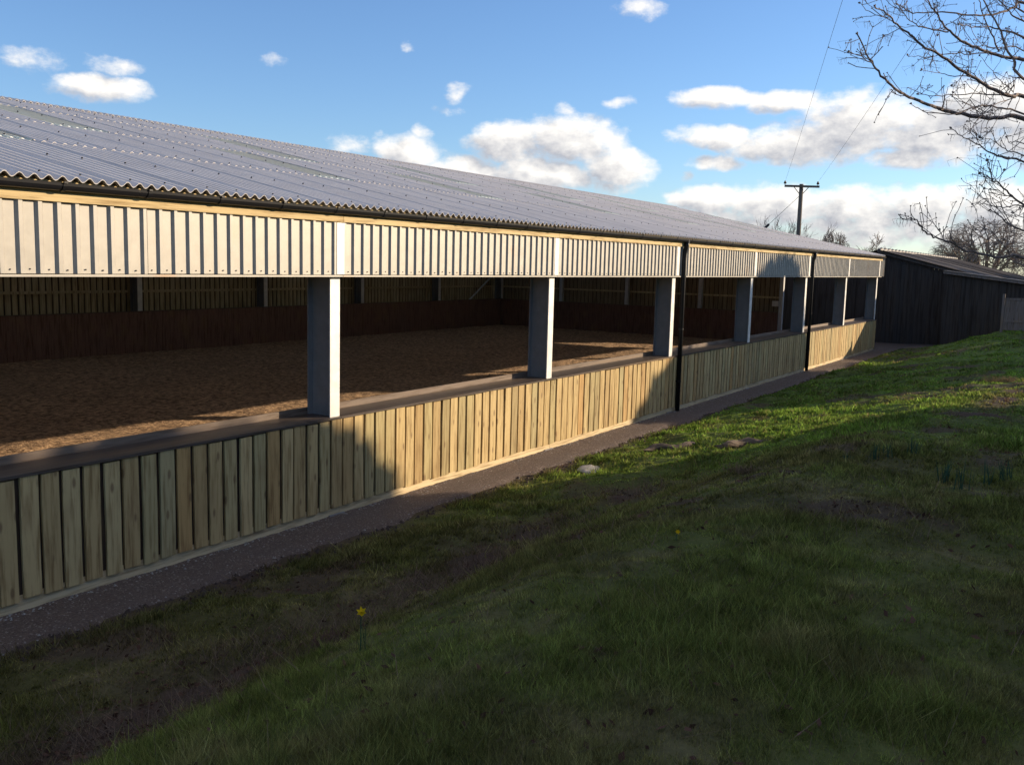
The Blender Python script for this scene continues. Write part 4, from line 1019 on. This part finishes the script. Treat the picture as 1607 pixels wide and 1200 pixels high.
d2 = thing('yellow_flower', 'tiny yellow flower low in the shaded grass of the bank', 'flower', (x, y, hz(x, y))); flower(d2, .06, (-.6, -.6, .4), .02)

# ------------------------------------------------------------------ things lying in the grass
def lump(name, px, py, a, b_, c_, yaw, mat, label, cat, seed, sharp=.25):
    bm = bmesh.new(); bmesh.ops.create_icosphere(bm, subdivisions=3, radius=1); r = np.random.default_rng(seed)
    for v in bm.verts:
        nn = float(fbm(v.co.x * 2 + seed, v.co.y * 2 + v.co.z, seed, 3)) - .45
        v.co = Vector((v.co.x * a, v.co.y * b_, v.co.z * c_)) * (1 + sharp * nn * 2) + Vector((0, .06 * math.sin(v.co.x * 5 + seed), .03 * math.sin(v.co.x * 9)))  * (1 if a > .5 else 0)
    me = bpy.data.meshes.new(name); bm.to_mesh(me); bm.free(); x, y = ground_at(px, py)
    o = link(name, me, mat, None, (x, y, hz(x, y) + c_ * .25), (0, 0, yaw)); return tag(o, label, cat)
lump('flat_stone', 925, 738, .36, .2, .05, .3, M_STONE, 'pale flat stone lying in the sunlit grass by the path', 'stone', 3)
lump('fallen_log', 1068, 702, .85, .085, .07, -.55, M_LOG, 'low brown log lying in the sunlit strip of grass, the left one', 'log', 5)
lump('fallen_log', 1170, 697, .7, .08, .075, -.62, M_LOG, 'low dark log lying in the sunlit strip of grass, the right one', 'log', 8)
for i, (px, py, s, lab) in enumerate(((1560, 600, .5, 'tussock of dry grass at the top of the sunlit strip'), (1587, 599, .4, 'smaller dry tussock right of the larger one at the sunlit strip'), (520, 1012, .26, 'tangle of dead reddish stems left of the yellow daffodil'), (1172, 742, .3, 'dead brown grass tuft on the shaded bank below the logs'))):
    x, y = ground_at(px, py); mb = MB(); r = random.Random(300 + i)
    for k in range(170):
        a = r.uniform(0, 6.28); q = Vector((r.gauss(0, s * .35), r.gauss(0, s * .35), 0)); L = s * r.uniform(.3, .8); e = Vector((math.cos(a) * .8, math.sin(a) * .8, r.uniform(.4, 1))).normalized()
        p1 = q + e * L * .6; p2 = p1 + Vector((e.x, e.y, e.z - .8)) * L * .4
        n0 = len(mb.v); sd = Vector((-math.sin(a), math.cos(a), 0)) * .004
        mb.v += [tuple(q - sd), tuple(q + sd), tuple(p1 + sd * .8), tuple(p1 - sd * .8), tuple(p2)]; mb.f += [(n0, n0 + 1, n0 + 2, n0 + 3), (n0 + 3, n0 + 2, n0 + 4)]
    me = mb.data('dry_tussock'); at_ = me.attributes.new('tint', 'FLOAT_COLOR', 'POINT')
    base = [(.24, .18, .10), (.24, .18, .10), (.12, .075, .055), (.16, .12, .075)][i]
    for q_ in at_.data:
        f_ = r.uniform(.6, 1.3); q_.color = (base[0] * f_, base[1] * f_, base[2] * f_, 1)
    t_ = thing('dry_tussock', lab, 'grass tuft', (x, y, hz(x, y)), 'dry tussocks on the bank'); tag(link('stems', me, M_DEAD, t_), kind='stuff')
